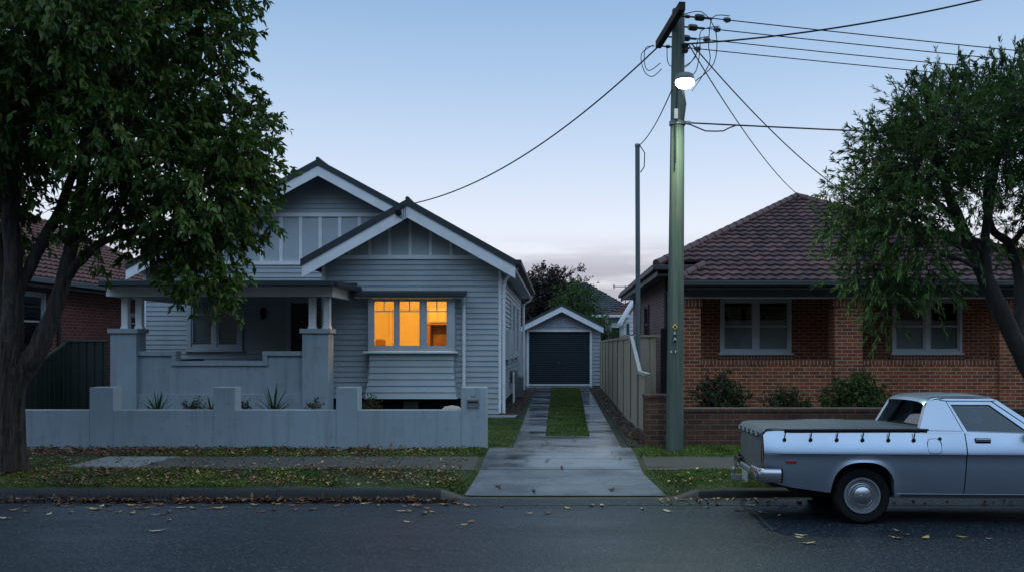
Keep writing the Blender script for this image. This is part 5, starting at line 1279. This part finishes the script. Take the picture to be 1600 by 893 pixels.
q = MB(); q.tube([(1.84 + .075 * abs(math.cos(a)) ** .6 * math.copysign(1, math.cos(a)), inset(1.84, .87 + .085 * math.sin(a)) - .001, .87 + .080 * abs(math.sin(a)) ** .6 * math.copysign(1, math.sin(a))) for a in np.linspace(0, 2 * math.pi, 40)], .0032, 5); part(q, 'fuel_flap_edge', dark_m)
q = MB(); q.lathe((1.905, inset(1.9, .95) - .016, .948), [(0, 0), (.018, .003), (.020, .018)], 'y', 12); part(q, 'fuel_cap', black_m)
q = MB(); q.tube([(x, inset(x, UC) - .0015, UC - .004) for x in np.linspace(.05, 4.6, 80)], .0035, 5); part(q, 'side_moulding', mat('dark_side_strip', (.06, .07, .085), .4, bmp=0))
q = MB(); q.tube([(x, inset(x, .335) - .0, .335) for x in np.linspace(1.45, 3.6, 40)], .005, 5); part(q, 'sill_trim', steel_rim_m)
q = MB(); q.tube([(1.66, ty(BL) + .0, BL + .002), (2.16, ty(BL) + .0, BL - .004)], .0035, 5); part(q, 'roof_seam', dark_m)
# wheels
def wheel(x, far):
    s = -1 if far else 1; y0 = UW - .135 if far else .135
    w = bpy.data.objects.new('wheel', None); C.objects.link(w); w.parent = U; w.location = (0, 0, 0)
    P = lambda pr: [(r, s * h) for r, h in pr]
    q = MB(); q.lathe((x, y0, .312), P([(.19, .16), (.24, .185), (.285, .18), (.305, .15), (.312, .10), (.312, .04), (.305, -.005), (.285, -.03), (.235, -.030), (.205, -.010), (.19, .0)]), 'y', 48); q.build('tyre', black_m, w, local=True, smooth=True)
    q = MB(); q.lathe((x, y0, .312), P([(.200, .02), (.202, -.018), (.196, -.030), (.183, -.030), (.176, -.015), (.168, .012), (.150, .020), (.135, .006), (.12, .004)]), 'y', 48); q.build('rim', steel_rim_m, w, local=True, smooth=True, angle=50)
    q = MB(); q.lathe((x, y0, .312), P([(.128, .010), (.130, -.010), (.124, -.024), (.114, -.026), (.108, -.020), (.102, -.020), (.096, -.030), (.06, -.046), (.025, -.050), (.02, -.056), (0, -.058)]), 'y', 40); q.build('hubcap', chrome_m, w, local=True, smooth=True)
for x in WX:
    for far in (False, True): wheel(x, far)

# ================================================================== TREES
def unit(rng, n):
    v = rng.normal(size=(n, 3)); return v / np.linalg.norm(v, axis=1, keepdims=True)
def crown(name, parent, blobs, d, per, nleaf, L, Wd, m, seed, twig_m, twig_len=.35, droop=.5, spread=.75, shell=2.4, twigs=True, fine=False):
    """blobs: (px, py, radius px, depth offset, [density]) -> twig sprays through each blob's volume, leaves along each twig"""
    rng = np.random.default_rng(seed); Cs, Rd, O = [], [], []
    s = F / d
    for bl in blobs:
        bx_, by_, br, dd = bl[:4]; dp = droop(by_) if callable(droop) else droop; den = bl[4] if len(bl) > 4 else 1
        c = np.array([X(bx_, d), d + dd, Z(by_, d)]); r = br / s
        n = max(4, int(per * den * br * br / 1000)); u = unit(rng, n); rr = rng.random(n) ** (1 / shell)
        sc = np.array([1.0, 1.05, .92]); Cs.append(c + u * (rr * r)[:, None] * sc); Rd.append(u); O.append(np.full(n, dp))
    P = np.concatenate(Cs); U_ = np.concatenate(Rd); n = len(P); dr_ = np.concatenate(O)
    D = U_ * .8 + unit(rng, n) * .6; D[:, 2] += .15 - dr_ * .5; D /= np.linalg.norm(D, axis=1, keepdims=True)
    tl = twig_len * rng.uniform(.6, 1.3, n)
    t = rng.random((n, nleaf)) ** .7
    ax = P[:, None, :] + D[:, None, :] * (t * tl[:, None])[:, :, None]
    ax[:, :, 2] -= .35 * dr_[:, None] * (t ** 2) * tl[:, None]
    ld = D[:, None, :] * .75 + unit(rng, n * nleaf).reshape(n, nleaf, 3) * spread; ld[:, :, 2] -= .35 * dr_[:, None]
    ls = rng.uniform(.6, 1.15, n * nleaf)
    o = leafcloud(name, ax.reshape(-1, 3), ld.reshape(-1, 3), L * ls, Wd * ls, m, parent, seed, droop=.12)
    if twigs:                                      # the twigs themselves: three-sided tapering stems
        A_ = P - D * (twig_len * .5); B_ = P + D * tl[:, None]; B_[:, 2] -= dr_ * .35 * tl
        u = np.cross(D, unit(rng, n)); u /= np.linalg.norm(u, axis=1, keepdims=True); w = np.cross(D, u); r0 = .005
        ring = [A_ + (u * math.cos(a) + w * math.sin(a)) * r0 for a in (0, 2.09, 4.19)]
        V = np.stack(ring + [B_], 1).reshape(-1, 3); b = np.arange(n)[:, None] * 4
        T = np.concatenate([b + np.array([[0, 1, 3]]), b + np.array([[1, 2, 3]]), b + np.array([[2, 0, 3]])], 1).reshape(-1, 3)
        trimesh('twigs', V, T, twig_m, parent)
    return o
def limb(mb, pts, d, n=10, seed=0, wob=.012):
    """pts: (px, py, depth offset, radius m)"""
    rr = random.Random(seed); P = [Vector((X(a, d), d + c, Z(b, d))) for a, b, c, r in pts]; rs = [p[3] for p in pts]; out, ro = [], []
    for i in range(len(P) - 1):
        p0, p1, p2, p3 = P[max(0, i - 1)], P[i], P[i + 1], P[min(len(P) - 1, i + 2)]
        for k_ in range(5):
            t = k_ / 5; v = .5 * ((2 * p1) + (p2 - p0) * t + (2 * p0 - 5 * p1 + 4 * p2 - p3) * t * t + (-p0 + 3 * p1 - 3 * p2 + p3) * t ** 3)
            out.append(v + Vector((rr.uniform(-wob, wob), rr.uniform(-wob, wob), 0))); ro.append(lerp(rs[i], rs[i + 1], t) * rr.uniform(.96, 1.05))
    out.append(P[-1]); ro.append(rs[-1]); mb.tube(out, ro, n)
    return out
# ---- big broadleaf tree, left
TD = 12.55
TL = thing('street_tree', 'large dark broadleaf tree with a thick forked trunk overhanging the left of the house', 'tree', (X(5, TD), TD, G(-7.7, TD)))
q = MB()
rows = []                                          # fluted butt
for i in range(29):
    t = i / 28; z = lerp(-.12, 1.75, t); cx_ = lerp(X(-3, TD), X(18, TD), t); r0 = lerp(.385, .235, min(1, t * 1.9) ** .55)
    if t > .75: r0 += (t - .75) * .15
    rows.append([(cx_ + r0 * (1 + .10 * (1 - t) * math.sin(5 * a + .6) + .06 * math.sin(9 * a + t * 2) + .030 * math.sin(17 * a + t * 3) + .028 * math.sin(31 * a + 5 * math.sin(t * 4)) + .02 * math.sin(47 * a - 7 * t)) * math.cos(a), TD + r0 * (1 + .10 * (1 - t) * math.sin(5 * a + .6) + .05 * math.sin(8 * a) + .028 * math.sin(31 * a + 5 * math.sin(t * 4)) + .02 * math.sin(47 * a - 7 * t)) * math.sin(a), z + .10) for a in [2 * math.pi * j / 180 for j in range(181)]])
q.grid(rows)
for sd_, L_ in enumerate([
    [(18, 590, 0, .30), (52, 555, .0, .20), (75, 500, .05, .155), (92, 440, .1, .135), (103, 360, .2, .12), (112, 270, .3, .10), (118, 180, .3, .085), (130, 80, .2, .07), (150, -40, .2, .05)],
    [(15, 590, 0, .26), (25, 520, -.1, .20), (32, 430, -.15, .16), (30, 330, -.2, .14), (40, 230, -.3, .12), (60, 120, -.5, .10), (70, 0, -.6, .07), (90, -120, -.5, .04)],
    [(8, 590, 0, .26), (-8, 500, .1, .19), (-20, 400, .2, .15), (-50, 260, .3, .12), (-90, 100, .4, .09), (-120, -60, .4, .05)],
    [(30, 470, -.1, .11), (55, 400, .0, .105), (78, 330, .2, .09), (95, 240, .5, .075), (140, 150, .9, .06), (200, 60, 1.2, .04)],
    [(92, 440, .1, .10), (125, 405, .05, .085), (165, 380, -.1, .07), (215, 365, -.2, .055), (270, 350, -.1, .045), (320, 370, .0, .03), (335, 430, 0, .016)],
    [(106, 340, .2, .08), (150, 290, .0, .065), (210, 260, -.3, .05), (290, 240, -.3, .04), (370, 250, -.1, .022), (410, 270, 0, .012)],
    [(114, 240, .3, .07), (170, 180, .3, .055), (240, 140, .3, .04), (310, 120, .2, .03), (350, 100, .2, .012)],
    [(122, 140, .3, .06), (180, 70, .1, .045), (260, 10, 0, .03), (330, -20, 0, .014)],
    [(40, 230, -.3, .08), (90, 150, -.8, .06), (150, 110, -1.2, .04), (220, 120, -1.5, .02)],
    [(165, 380, -.1, .04), (210, 330, -.5, .03), (260, 300, -.8, .02), (310, 280, -.8, .01)], 
    [(32, 330, -.2, .07), (10, 250, -.8, .05), (20, 150, -1.2, .035), (60, 60, -1.4, .02)],
    [(215, 365, -.2, .03), (235, 390, -.1, .02), (262, 380, 0, .012)], [(-50, 260, .3, .07), (-20, 160, .8, .05), (30, 60, 1.2, .03)]]):
    limb(q, [(a, b, c, r * .74) for a, b, c, r in L_], TD, 12 if L_[0][3] > .1 else 7, sd_)
q.build('trunk', bark_m, TL, smooth=True, angle=70)
BLOBS = [(322, 440, 44, 0, 1.3), (335, 395, 42, .1), (300, 395, 42, -.2), (365, 330, 48, 0), (400, 280, 30, 0, 1.3), (368, 255, 44, .2), (412, 318, 12, 0, 1.3), (330, 300, 70, -.6), (345, 205, 62, .3), (330, 130, 52, 0), (350, 75, 36, 0, 1.2), (318, 40, 62, 0), (310, -30, 70, .2), (372, 240, 30, -.3, 1.2), (388, 215, 20, 0),
    (230, -20, 100, 0), (230, 80, 90, -.9), (250, 190, 80, -.4), (200, 210, 85, .8), (130, 180, 95, -1.1), (110, 60, 110, .8), (30, 10, 120, 0), (30, 120, 95, .3), (60, 230, 75, -1.0), (-40, 200, 120, .2),
    (165, 280, 62, .7), (215, 310, 50, -.5), (255, 350, 45, .5), (270, 290, 55, .9), (25, 310, 50, 1.1, .8), (-50, 320, 60, .6, .7), (120, 320, 46, 1.3, .6), (165, 365, 34, -.2, .8), (215, 375, 34, .2, .9), (250, 392, 26, 0), (120, 380, 22, .3, .5), (290, 340, 44, -.2),
    (-100, 60, 150, 0, .7), (100, -120, 150, 0, .6), (250, -120, 110, 0, .6), (-100, 160, 100, .5, .7), (150, 110, 100, 1.6), (280, 150, 85, 1.7), (60, 100, 110, -1.8, .9), (190, 60, 95, -1.9, .9), (300, 250, 65, 1.3), (60, 20, 110, 2.0, .8), (240, 240, 60, -1.3, .9)]
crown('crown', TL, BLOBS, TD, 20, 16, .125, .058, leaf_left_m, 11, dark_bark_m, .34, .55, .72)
# ---- fine-leaved tree, right
TR_ = 13.0
T2 = thing('street_tree', 'fine-leaved weeping green tree with dark leaning limbs in front of the brown brick house', 'tree', (X(1672, TR_), TR_, G(7.2, TR_)))
q = MB()
for sd_, L_ in enumerate([
    [(1680, 735, 0, .23), (1655, 660, 0, .19), (1610, 580, 0, .165), (1575, 510, .0, .155), (1545, 440, .05, .145), (1522, 385, .1, .125), (1490, 310, .1, .095), (1470, 240, .1, .07), (1455, 170, .1, .05), (1450, 110, .1, .02)],
    [(1545, 440, .05, .10), (1535, 370, -.1, .085), (1538, 300, -.2, .07), (1550, 220, -.3, .055), (1560, 150, -.3, .035), (1580, 90, -.3, .015)],
    [(1590, 540, .0, .12), (1610, 450, .3, .10), (1600, 380, .4, .085), (1570, 350, .4, .07), (1562, 280, .4, .055), (1600, 200, .4, .04), (1640, 120, .4, .02)],
    [(1530, 400, .1, .07), (1470, 365, .0, .05), (1420, 330, -.2, .04), (1370, 300, -.2, .025), (1320, 300, -.2, .012)],
    [(1500, 340, .1, .06), (1440, 280, .3, .045), (1400, 220, .4, .03), (1370, 180, .4, .015)],
    [(1480, 280, .1, .05), (1430, 210, -.3, .035), (1400, 160, -.4, .02)], [(1535, 420, .1, .05), (1480, 410, -.4, .035), (1430, 400, -.5, .02), (1395, 420, -.5, .01)],
    [(1600, 380, .4, .06), (1660, 300, .2, .05), (1720, 220, 0, .03)], [(1610, 470, .3, .06), (1680, 400, .6, .05), (1740, 330, .8, .03)]]):
    limb(q, [(a, b, c, r * .78) for a, b, c, r in L_], TR_, 12 if L_[0][3] > .1 else 7, 40 + sd_, .01)
q.build('trunk', dark_bark_m, T2, smooth=True, angle=70)
B2 = [(b_[0], b_[1] + (24 if b_[1] < 210 else 8), b_[2] * .86, b_[3], (b_[4] if len(b_) > 4 else 1) * (.42 if 1465 < b_[0] < 1590 and b_[1] > 255 else 1)) for b_ in [(1312, 300, 26, 0, 1.2), (1300, 345, 20, 0, .8), (1335, 330, 40, 0), (1360, 285, 46, .2), (1345, 385, 40, -.1), (1372, 430, 42, 0), (1385, 475, 22, 0, 1.2), (1340, 430, 26, .2, .8), (1378, 232, 40, .1), (1365, 190, 22, 0, 1.2), (1395, 175, 38, .2), (1420, 135, 26, .1, 1.2), (1440, 160, 52, -.2), (1475, 110, 26, 0, 1.2), (1490, 140, 48, .4), (1530, 110, 26, 0, 1.2), (1545, 140, 52, .1), (1585, 105, 34, 0, 1.2), (1590, 140, 56, -.3), (1650, 130, 80, 0), (1420, 250, 78, -.3), (1410, 340, 66, -.4), (1425, 400, 48, -.3), (1455, 440, 32, -.2, .8), (1470, 300, 60, -.7, .8), (1480, 220, 80, .6), (1555, 210, 80, -.2), (1600, 230, 75, .6), (1640, 280, 75, 0, .9), (1575, 290, 42, -.4, .7), (1500, 375, 34, -.4, .6), (1620, 350, 55, .5, .6), (1680, 220, 100, 0, .7), (1700, 330, 80, 0, .6), (1440, 300, 60, .9), (1530, 180, 80, 1.1), (1400, 290, 55, 1.0), (1450, 190, 55, -1.0), (1520, 260, 48, -1.0, .8), (1580, 180, 70, -1.2, .9)]]
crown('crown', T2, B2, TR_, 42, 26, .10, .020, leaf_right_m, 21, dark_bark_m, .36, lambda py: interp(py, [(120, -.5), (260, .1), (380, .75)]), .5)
# ---- trees beyond the garage
def smalltree(name, label, d, blobs, base, m, seed, L, Wd, per, nleaf, droop=.1, group=None, limbs=()):
    t = thing(name, label, 'tree', (X(base, d), d, .15), group); q = MB()
    limb(q, [(base, Z(0, 1) * 0 + CY + (EYE - .1) * F / d, 0, .14), (base, blobs[0][1] + 20, 0, .10), (blobs[0][0], blobs[0][1] - 10, 0, .05)], d, 8)
    for l in limbs: limb(q, l, d, 6)
    for b_ in blobs[:7]: limb(q, [(base, blobs[0][1] + 25, 0, .05), ((base + b_[0]) / 2, b_[1] + b_[2] * .5, b_[3] / 2, .035), (b_[0], b_[1] - b_[2] * .4, b_[3], .012)], d, 6)
    q.build('trunk', dark_bark_m, t, smooth=True); crown('crown', t, blobs, d, per, nleaf, L, Wd, m, seed, dark_bark_m, .5, droop, .9)
    return t
smalltree('bronze_tree', 'sparse bronze-brown tree rising behind the left of the garage', 44, [(850, 455, 26, 0), (830, 470, 20, .3), (843, 437, 18, .3), (865, 440, 18, -.3), (870, 468, 22, 0), (850, 490, 28, 0), (822, 490, 18, 0), (888, 432, 11, 0, .35), (897, 424, 8, 0, .3), (880, 450, 14, 0, .5), (905, 440, 7, 0, .3), (828, 446, 10, 0, .7)], 855, leaf_brown_m, 31, .15, .075, 280, 14,
    limbs=[[(865, 470, 0, .05), (882, 440, 0, .03), (895, 415, 0, .01)], [(875, 455, 0, .03), (895, 438, 0, .02), (907, 430, 0, .008)], [(850, 470, 0, .04), (845, 430, 0, .02), (843, 414, 0, .008)]])
smalltree('green_tree', 'dense green bushy tree rising behind the right of the garage', 42, [(905, 470, 24, 0), (888, 465, 18, 0), (912, 452, 14, 0), (920, 480, 18, 0), (895, 490, 24, 0), (915, 500, 20, 0), (880, 480, 14, 0), (902, 447, 9, 0)], 902, leaf_right_m, 32, .14, .045, 150, 16, .5)
smalltree('green_shrub', 'rounded green shrub beside the right wall of the garage', 39, [(940, 510, 14, 0), (948, 520, 11, 0), (935, 525, 12, 0), (944, 535, 13, 0)], 941, leaf_right_m, 33, .12, .04, 200, 16, .3)
# ================================================================== SHRUBS AND GARDEN PLANTS
def shrub(label, d, blobs, seed, m=shrub_m, L=.085, Wd=.026, per=125, name='shrub', group='dark shrubs below the brick porch', base=.15):
    bx_ = sum(b_[0] for b_ in blobs) / len(blobs); t = thing(name, label, 'shrub', (X(bx_, d), d, base), group); q = MB()
    for b_ in blobs: limb(q, [(bx_ + (b_[0] - bx_) * .3, CY + (EYE - base) * F / d, 0, .02), (b_[0], b_[1] + b_[2] * .3, b_[3] * .6, .010)], d, 5)
    q.build('stems', dark_bark_m, t); crown('foliage', t, blobs, d, per, 14, L, Wd, m, seed, dark_bark_m, .16, -.2, .9); return t
shrub('widest dark shrub against the porch, beside the tall pole', 20.3, [(1125, 615, 28, 0), (1105, 622, 20, 0), (1150, 622, 20, 0), (1118, 600, 14, 0), (1128, 640, 36, 0), (1160, 632, 14, 0), (1140, 596, 8, 0)], 51)
shrub('small low shrub between the two larger ones below the porch', 20.3, [(1225, 622, 17, 0), (1210, 630, 16, 0), (1245, 630, 16, 0), (1228, 640, 24, 0), (1262, 636, 8, 0)], 52)
shrub('brighter green shrub below the middle brick pier, behind the ute', 20.3, [(1340, 608, 25, 0), (1310, 620, 22, 0), (1365, 620, 22, 0), (1340, 632, 38, 0), (1295, 630, 12, 0), (1345, 592, 10, 0), (1385, 630, 14, 0)], 53, leaf_right_m, .10, .03)
def cordyline(label, px, d, top, rad, seed, n=46):
    rr = random.Random(seed); base = .19; c = Vector((X(px, d), d, base)); t = thing('spiky_plant', label, 'plant', tuple(c), 'spiky plants behind the front wall')
    q = MB(); q.tube([c, c + Vector((0, 0, .35))], [.035, .02], 7); q.build('stem', dark_bark_m, t)
    q = MB(); Lf_ = rad
    for i in range(n):
        a = rr.uniform(0, 2 * math.pi); el = R(rr.triangular(-15, 88, 50)); l = Lf_ * rr.uniform(.75, 1.1); u = Vector((math.cos(a) * math.cos(el), math.sin(a) * math.cos(el), math.sin(el))); s_ = Vector((-math.sin(a), math.cos(a), 0)); p = c + Vector((0, 0, rr.uniform(.25, .40))); pts = []
        for k_ in range(6):
            f_ = k_ / 5; w = .020 * (1 - f_) ** .6 * (1 if k_ else .7); v = p + u * l * f_ - Vector((0, 0, .22 * l * f_ * f_ * math.cos(el))); pts.append((v + s_ * w, v - s_ * w))
        for (a0, b0_), (a1, b1_) in zip(pts, pts[1:]): q.add([a0, b0_, b1_, a1])
    q.build('leaves', spike_m, t); return t
cordyline('spiky plant nearest the left porch pier, behind the front wall', 246, 16.6, 612, .55, 1)
cordyline('spiky plant half hidden behind the middle pillar of the front wall', 330, 16.6, 618, .46, 2, 34)
cordyline('biggest spiky plant, below the middle of the porch parapet', 428, 16.6, 608, .62, 3, 60)
for i, (px, py, r_, lab) in enumerate([(300, 637, 7, 'low leafy plant between the first spiky plant and the middle wall pillar'), (382, 637, 5, 'tiny leafy plant just right of the middle wall pillar'), (491, 636, 6, 'little upright plant at the foot of the right porch pier'), (577, 632, 9, 'loose leafy plant under the left end of the bay window')]):
    shrub(lab, 16.8 if i < 3 else 19.5, [(px, py, r_, 0), (px + r_ * .8, py + 4, r_ * .6, 0), (px - r_ * .8, py + 5, r_ * .7, 0), (px, 640, r_, 0)], 60 + i, leaf_back_m, .05, .025, 260, 'low_plant', 'low leafy plants behind the front wall')
q = MB(); q.lathe((X(706, 19.6), 19.6, .17), [(0, 0), (.20, .0), (.27, .10), (.25, .22), (.16, .31), (0, .34)], 'z', 14)
rk = q.build('garden_rock', stone_m, None, smooth=True); tag(rk, 'pale rounded rock under the right end of the bay window', 'rock')

# ================================================================== GRASS AND FALLEN LEAVES
def scatter(rng, n, x0, x1, y0, y1, keep=None):
    x = rng.uniform(x0, x1, n); y = rng.uniform(y0, y1, n)
    if keep is not None: k_ = keep(x, y); x, y = x[k_], y[k_]
    return x, y
Gv = np.vectorize(G)
def patchy(x, y, s=1.3, ph=0): return (np.sin(x * 1.7 * s + ph) * np.cos(y * 2.3 * s + x * .7 + ph) + np.sin(x * .63 * s + 1.3 + ph) + .6 * np.sin(x * 4.1 * s + y * 5.3))
def grass(x, y, z, h, seed, name, label_m=grass_m, w=.012):
    rng = np.random.default_rng(seed); n = len(x); P = np.stack([x, y, z], 1)
    D = rng.normal(size=(n, 3)) * .42; D[:, 2] = 1
    h = h * (1 + .45 * np.clip(patchy(x, y, 1.9, seed), -1.4, 1.4))
    return struct(leafcloud(name, P, D, h * rng.uniform(.5, 1.2, n), w * rng.uniform(.7, 1.3, n), label_m, None, seed, fold=.1, droop=.25), 'stuff')
rng = np.random.default_rng(5)
cl = np.vectorize(cross_l); crr = np.vectorize(cross_r)
x, y = scatter(rng, 62000, -10.5, -1.05, 11.64, 12.62, lambda x, y: (x < cl(y) - .02) & (patchy(x, y) + rng.normal(size=len(x)) * .8 > -.75)); grass(x, y, Gv(x, y), .050, 6, 'verge_grass')
x, y = scatter(rng, 16000, -10.5, -6.85, 12.6, 13.5, lambda x, y: patchy(x, y, 1.4, 4) + rng.normal(size=len(x)) * .7 > -.4); grass(x, y, Gv(x, y), .04, 12, 'verge_grass')
x, y = scatter(rng, 24000, -10.5, -1.12, 13.46, 14.38, lambda x, y: (patchy(x, y, 1, 2) + (x + 6) * .45 + rng.normal(size=len(x)) * .8 > .2)); grass(x, y, Gv(x, y), .055, 7, 'wall_foot_grass')
x, y = scatter(rng, 34000, 1.2, 8.5, 11.64, 12.62, lambda x, y: x > crr(y) + .02); grass(x, y, Gv(x, y), .060, 8, 'verge_grass')
x, y = scatter(rng, 26000, 1.22, 8.5, 13.46, 14.68); grass(x, y, Gv(x, y), .065, 9, 'wall_foot_grass')
x, y = scatter(rng, 60000, -.26, .86, 16.33, 35.4, lambda x, y: (x > lerp(-.23, -.26, (y - 16.3) / 18) + .01) & (x < lerp(.575, .84, (y - 16.3) / 18) - .01)); grass(x, y, .147 + 0 * x, .055, 10, 'driveway_grass')
x, y = scatter(rng, 22000, -2.2, -.75, 14.65, 20.55, lambda x, y: x < lerp(-.72, -.87, (y - 14.4) / 21) - .03); grass(x, y, .147 + 0 * x, .05, 11, 'front_lawn')
def litter(name, x, y, z, m, seed, L=.075, flat=.16, W_=.042):
    rng = np.random.default_rng(seed); n = len(x); D = rng.normal(size=(n, 3)); D[:, 2] *= flat
    return leafcloud(name, np.stack([x, y, z], 1), D, L * rng.uniform(.5, 1.25, n), W_ * rng.uniform(.6, 1.3, n), m, None, seed, fold=.35, droop=-.15)
x, y = scatter(rng, 2300, -10, -1.3, 11.66, 12.66, lambda x, y: (x < cl(y) - .03) & (patchy(x, y, .8, 1) + rng.normal(size=len(x)) * .9 > .3)); struct(litter('verge_leaf_litter', x, y, Gv(x, y) + .035, litter_m, 71, .065), 'stuff')
x, y = scatter(rng, 2700, -10, -1.3, 11.66, 12.64, lambda x, y: (x < cl(y) - .03) & (patchy(x, y, .7, 3) + rng.normal(size=len(x)) * .5 > .35)); struct(litter('verge_leaf_litter', x, y, Gv(x, y) + .030, litter_red_m, 78, .075), 'stuff')
x, y = scatter(rng, 2400, -10, -1.5, 13.5, 14.38, lambda x, y: (-(x + 3.2) * .5 + rng.normal(size=len(x)) * .8 > .1)); struct(litter('wall_foot_leaf_litter', x, y, Gv(x, y) + .03, litter_red_m, 79, .075, .3), 'stuff')
x, y = scatter(rng, 1500, -10, -1.2, 13.5, 14.36, lambda x, y: (patchy(x, y, .9, 2) - (x + 5) * .28 + rng.normal(size=len(x)) * .8 > .1)); struct(litter('wall_foot_leaf_litter', x, y, Gv(x, y) + .03, litter_m, 72), 'stuff')
x = -rng.beta(1.3, 1.5, 1500) * 8.2 - 1.3; y = 11.42 - np.abs(rng.normal(size=1500)) * .075; struct(litter('gutter_leaf_litter', x, y, Gv(x, y) + .02 + rng.random(1500) * .03, litter_red_m, 73, .085), 'stuff')
x = rng.uniform(1.3, 9, 700); y = 11.42 - np.abs(rng.normal(size=700)) * .10; struct(litter('gutter_leaf_litter', x, y, Gv(x, y) + .02 + rng.random(700) * .02, litter_m, 74), 'stuff')
x = np.concatenate([rng.uniform(1.2, 1.5, 900), rng.uniform(-1.36, -.92, 350)]); y = np.concatenate([rng.uniform(14.7, 32, 900), rng.uniform(21, 33, 350)]); struct(litter('garden_bed_litter', x, y, .18 + 0 * x + rng.random(len(x)) * .02, litter_red_m, 75, .07), 'stuff')
x, y = scatter(rng, 160, 1.4, 5, 11.66, 12.6); struct(litter('sparse_leaf_litter', x, y, Gv(x, y) + .05, litter_m, 76), 'stuff')
x, y = scatter(rng, 420, -9, -1.3, 12.62, 13.45); struct(litter('footpath_leaf_litter', x, y, Gv(x, y) + .02, litter_m, 77, .06), 'stuff')
# single leaves one can count on the road and the driveway
protos = []
for i in range(6):
    rr = random.Random(100 + i); q = MB(); l, w = rr.uniform(.10, .145), rr.uniform(.045, .07); lift = rr.uniform(.003, .014); n_ = 6; rows = []
    for k_ in range(n_ + 1):
        f_ = k_ / n_; ww = w * .5 * math.sin(math.pi * min(1, f_ * .94 + .03)) ** .8; cz = lift * (2 * f_ - 1) ** 2 + rr.uniform(0, .006); rows.append([(l * (f_ - .5), -ww, cz + lift * .6), (l * (f_ - .5), 0, cz), (l * (f_ - .5), ww, cz + lift * .5 * rr.uniform(.5, 1.2))])
    q.grid(rows); q.tube([(-l * .5, 0, lift), (-l * .5 - .03, rr.uniform(-.01, .01), lift + .01)], .002, 4)
    me_m = mat(['tan_dry_leaf', 'brown_dry_leaf', 'russet_dry_leaf', 'pale_dry_leaf', 'yellow_dry_leaf', 'dark_dry_leaf'][i], [(.32, .21, .10), (.20, .10, .045), (.22, .075, .035), (.44, .36, .24), (.42, .30, .09), (.09, .05, .03)][i], .6, bmp=0)
    protos.append(q.build('fallen_leaf', me_m, None, local=True))
LABS = ['tan dry leaf lying on the dark road', 'brown dry leaf lying on the dark road', 'russet dry leaf lying on the dark road', 'pale dry leaf lying on the dark road', 'yellow dry leaf lying on the dark road', 'dark dry leaf lying on the damp driveway or road']
rr = random.Random(9); first = [True] * 6
def drop(x, y, k_, z=None, sc=1):
    o = protos[k_] if first[k_] else protos[k_].copy()
    if not first[k_]: C.objects.link(o)
    first[k_] = False
    o.location = (x, y, (G(x, y) if z is None else z) + .006); o.rotation_euler = (rr.uniform(-.1, .1), rr.uniform(-.1, .1), rr.uniform(0, 6.28)); s_ = rr.uniform(.7, 1.15) * sc; o.scale = (s_, s_, s_)
    tag(o, LABS[k_], 'leaf', 'fallen leaves on the road and driveway')
for i in range(84): y_ = 11.3 - abs(rr.gauss(0, .62)); drop(rr.uniform(-7.4, -1.0), y_, rr.choice([0, 1, 1, 2, 2, 3, 0, 4, 5]))
for i in range(22): drop(rr.uniform(-1.0, 3.2), 11.25 - abs(rr.gauss(0, .75)), rr.choice([0, 1, 2, 5, 5, 3, 4]))
for i in range(12): drop(rr.uniform(2.2, 6.2), rr.uniform(8.6, 9.4), rr.choice([0, 3, 4, 4]), None, .8)
for i in range(20): y_ = rr.uniform(11.8, 15.5); drop(rr.uniform(-.9, 1.0), y_, rr.choice([5, 5, 5, 1]), (G(0, y_) if y_ < 14.4 else .15) + .017, .8)
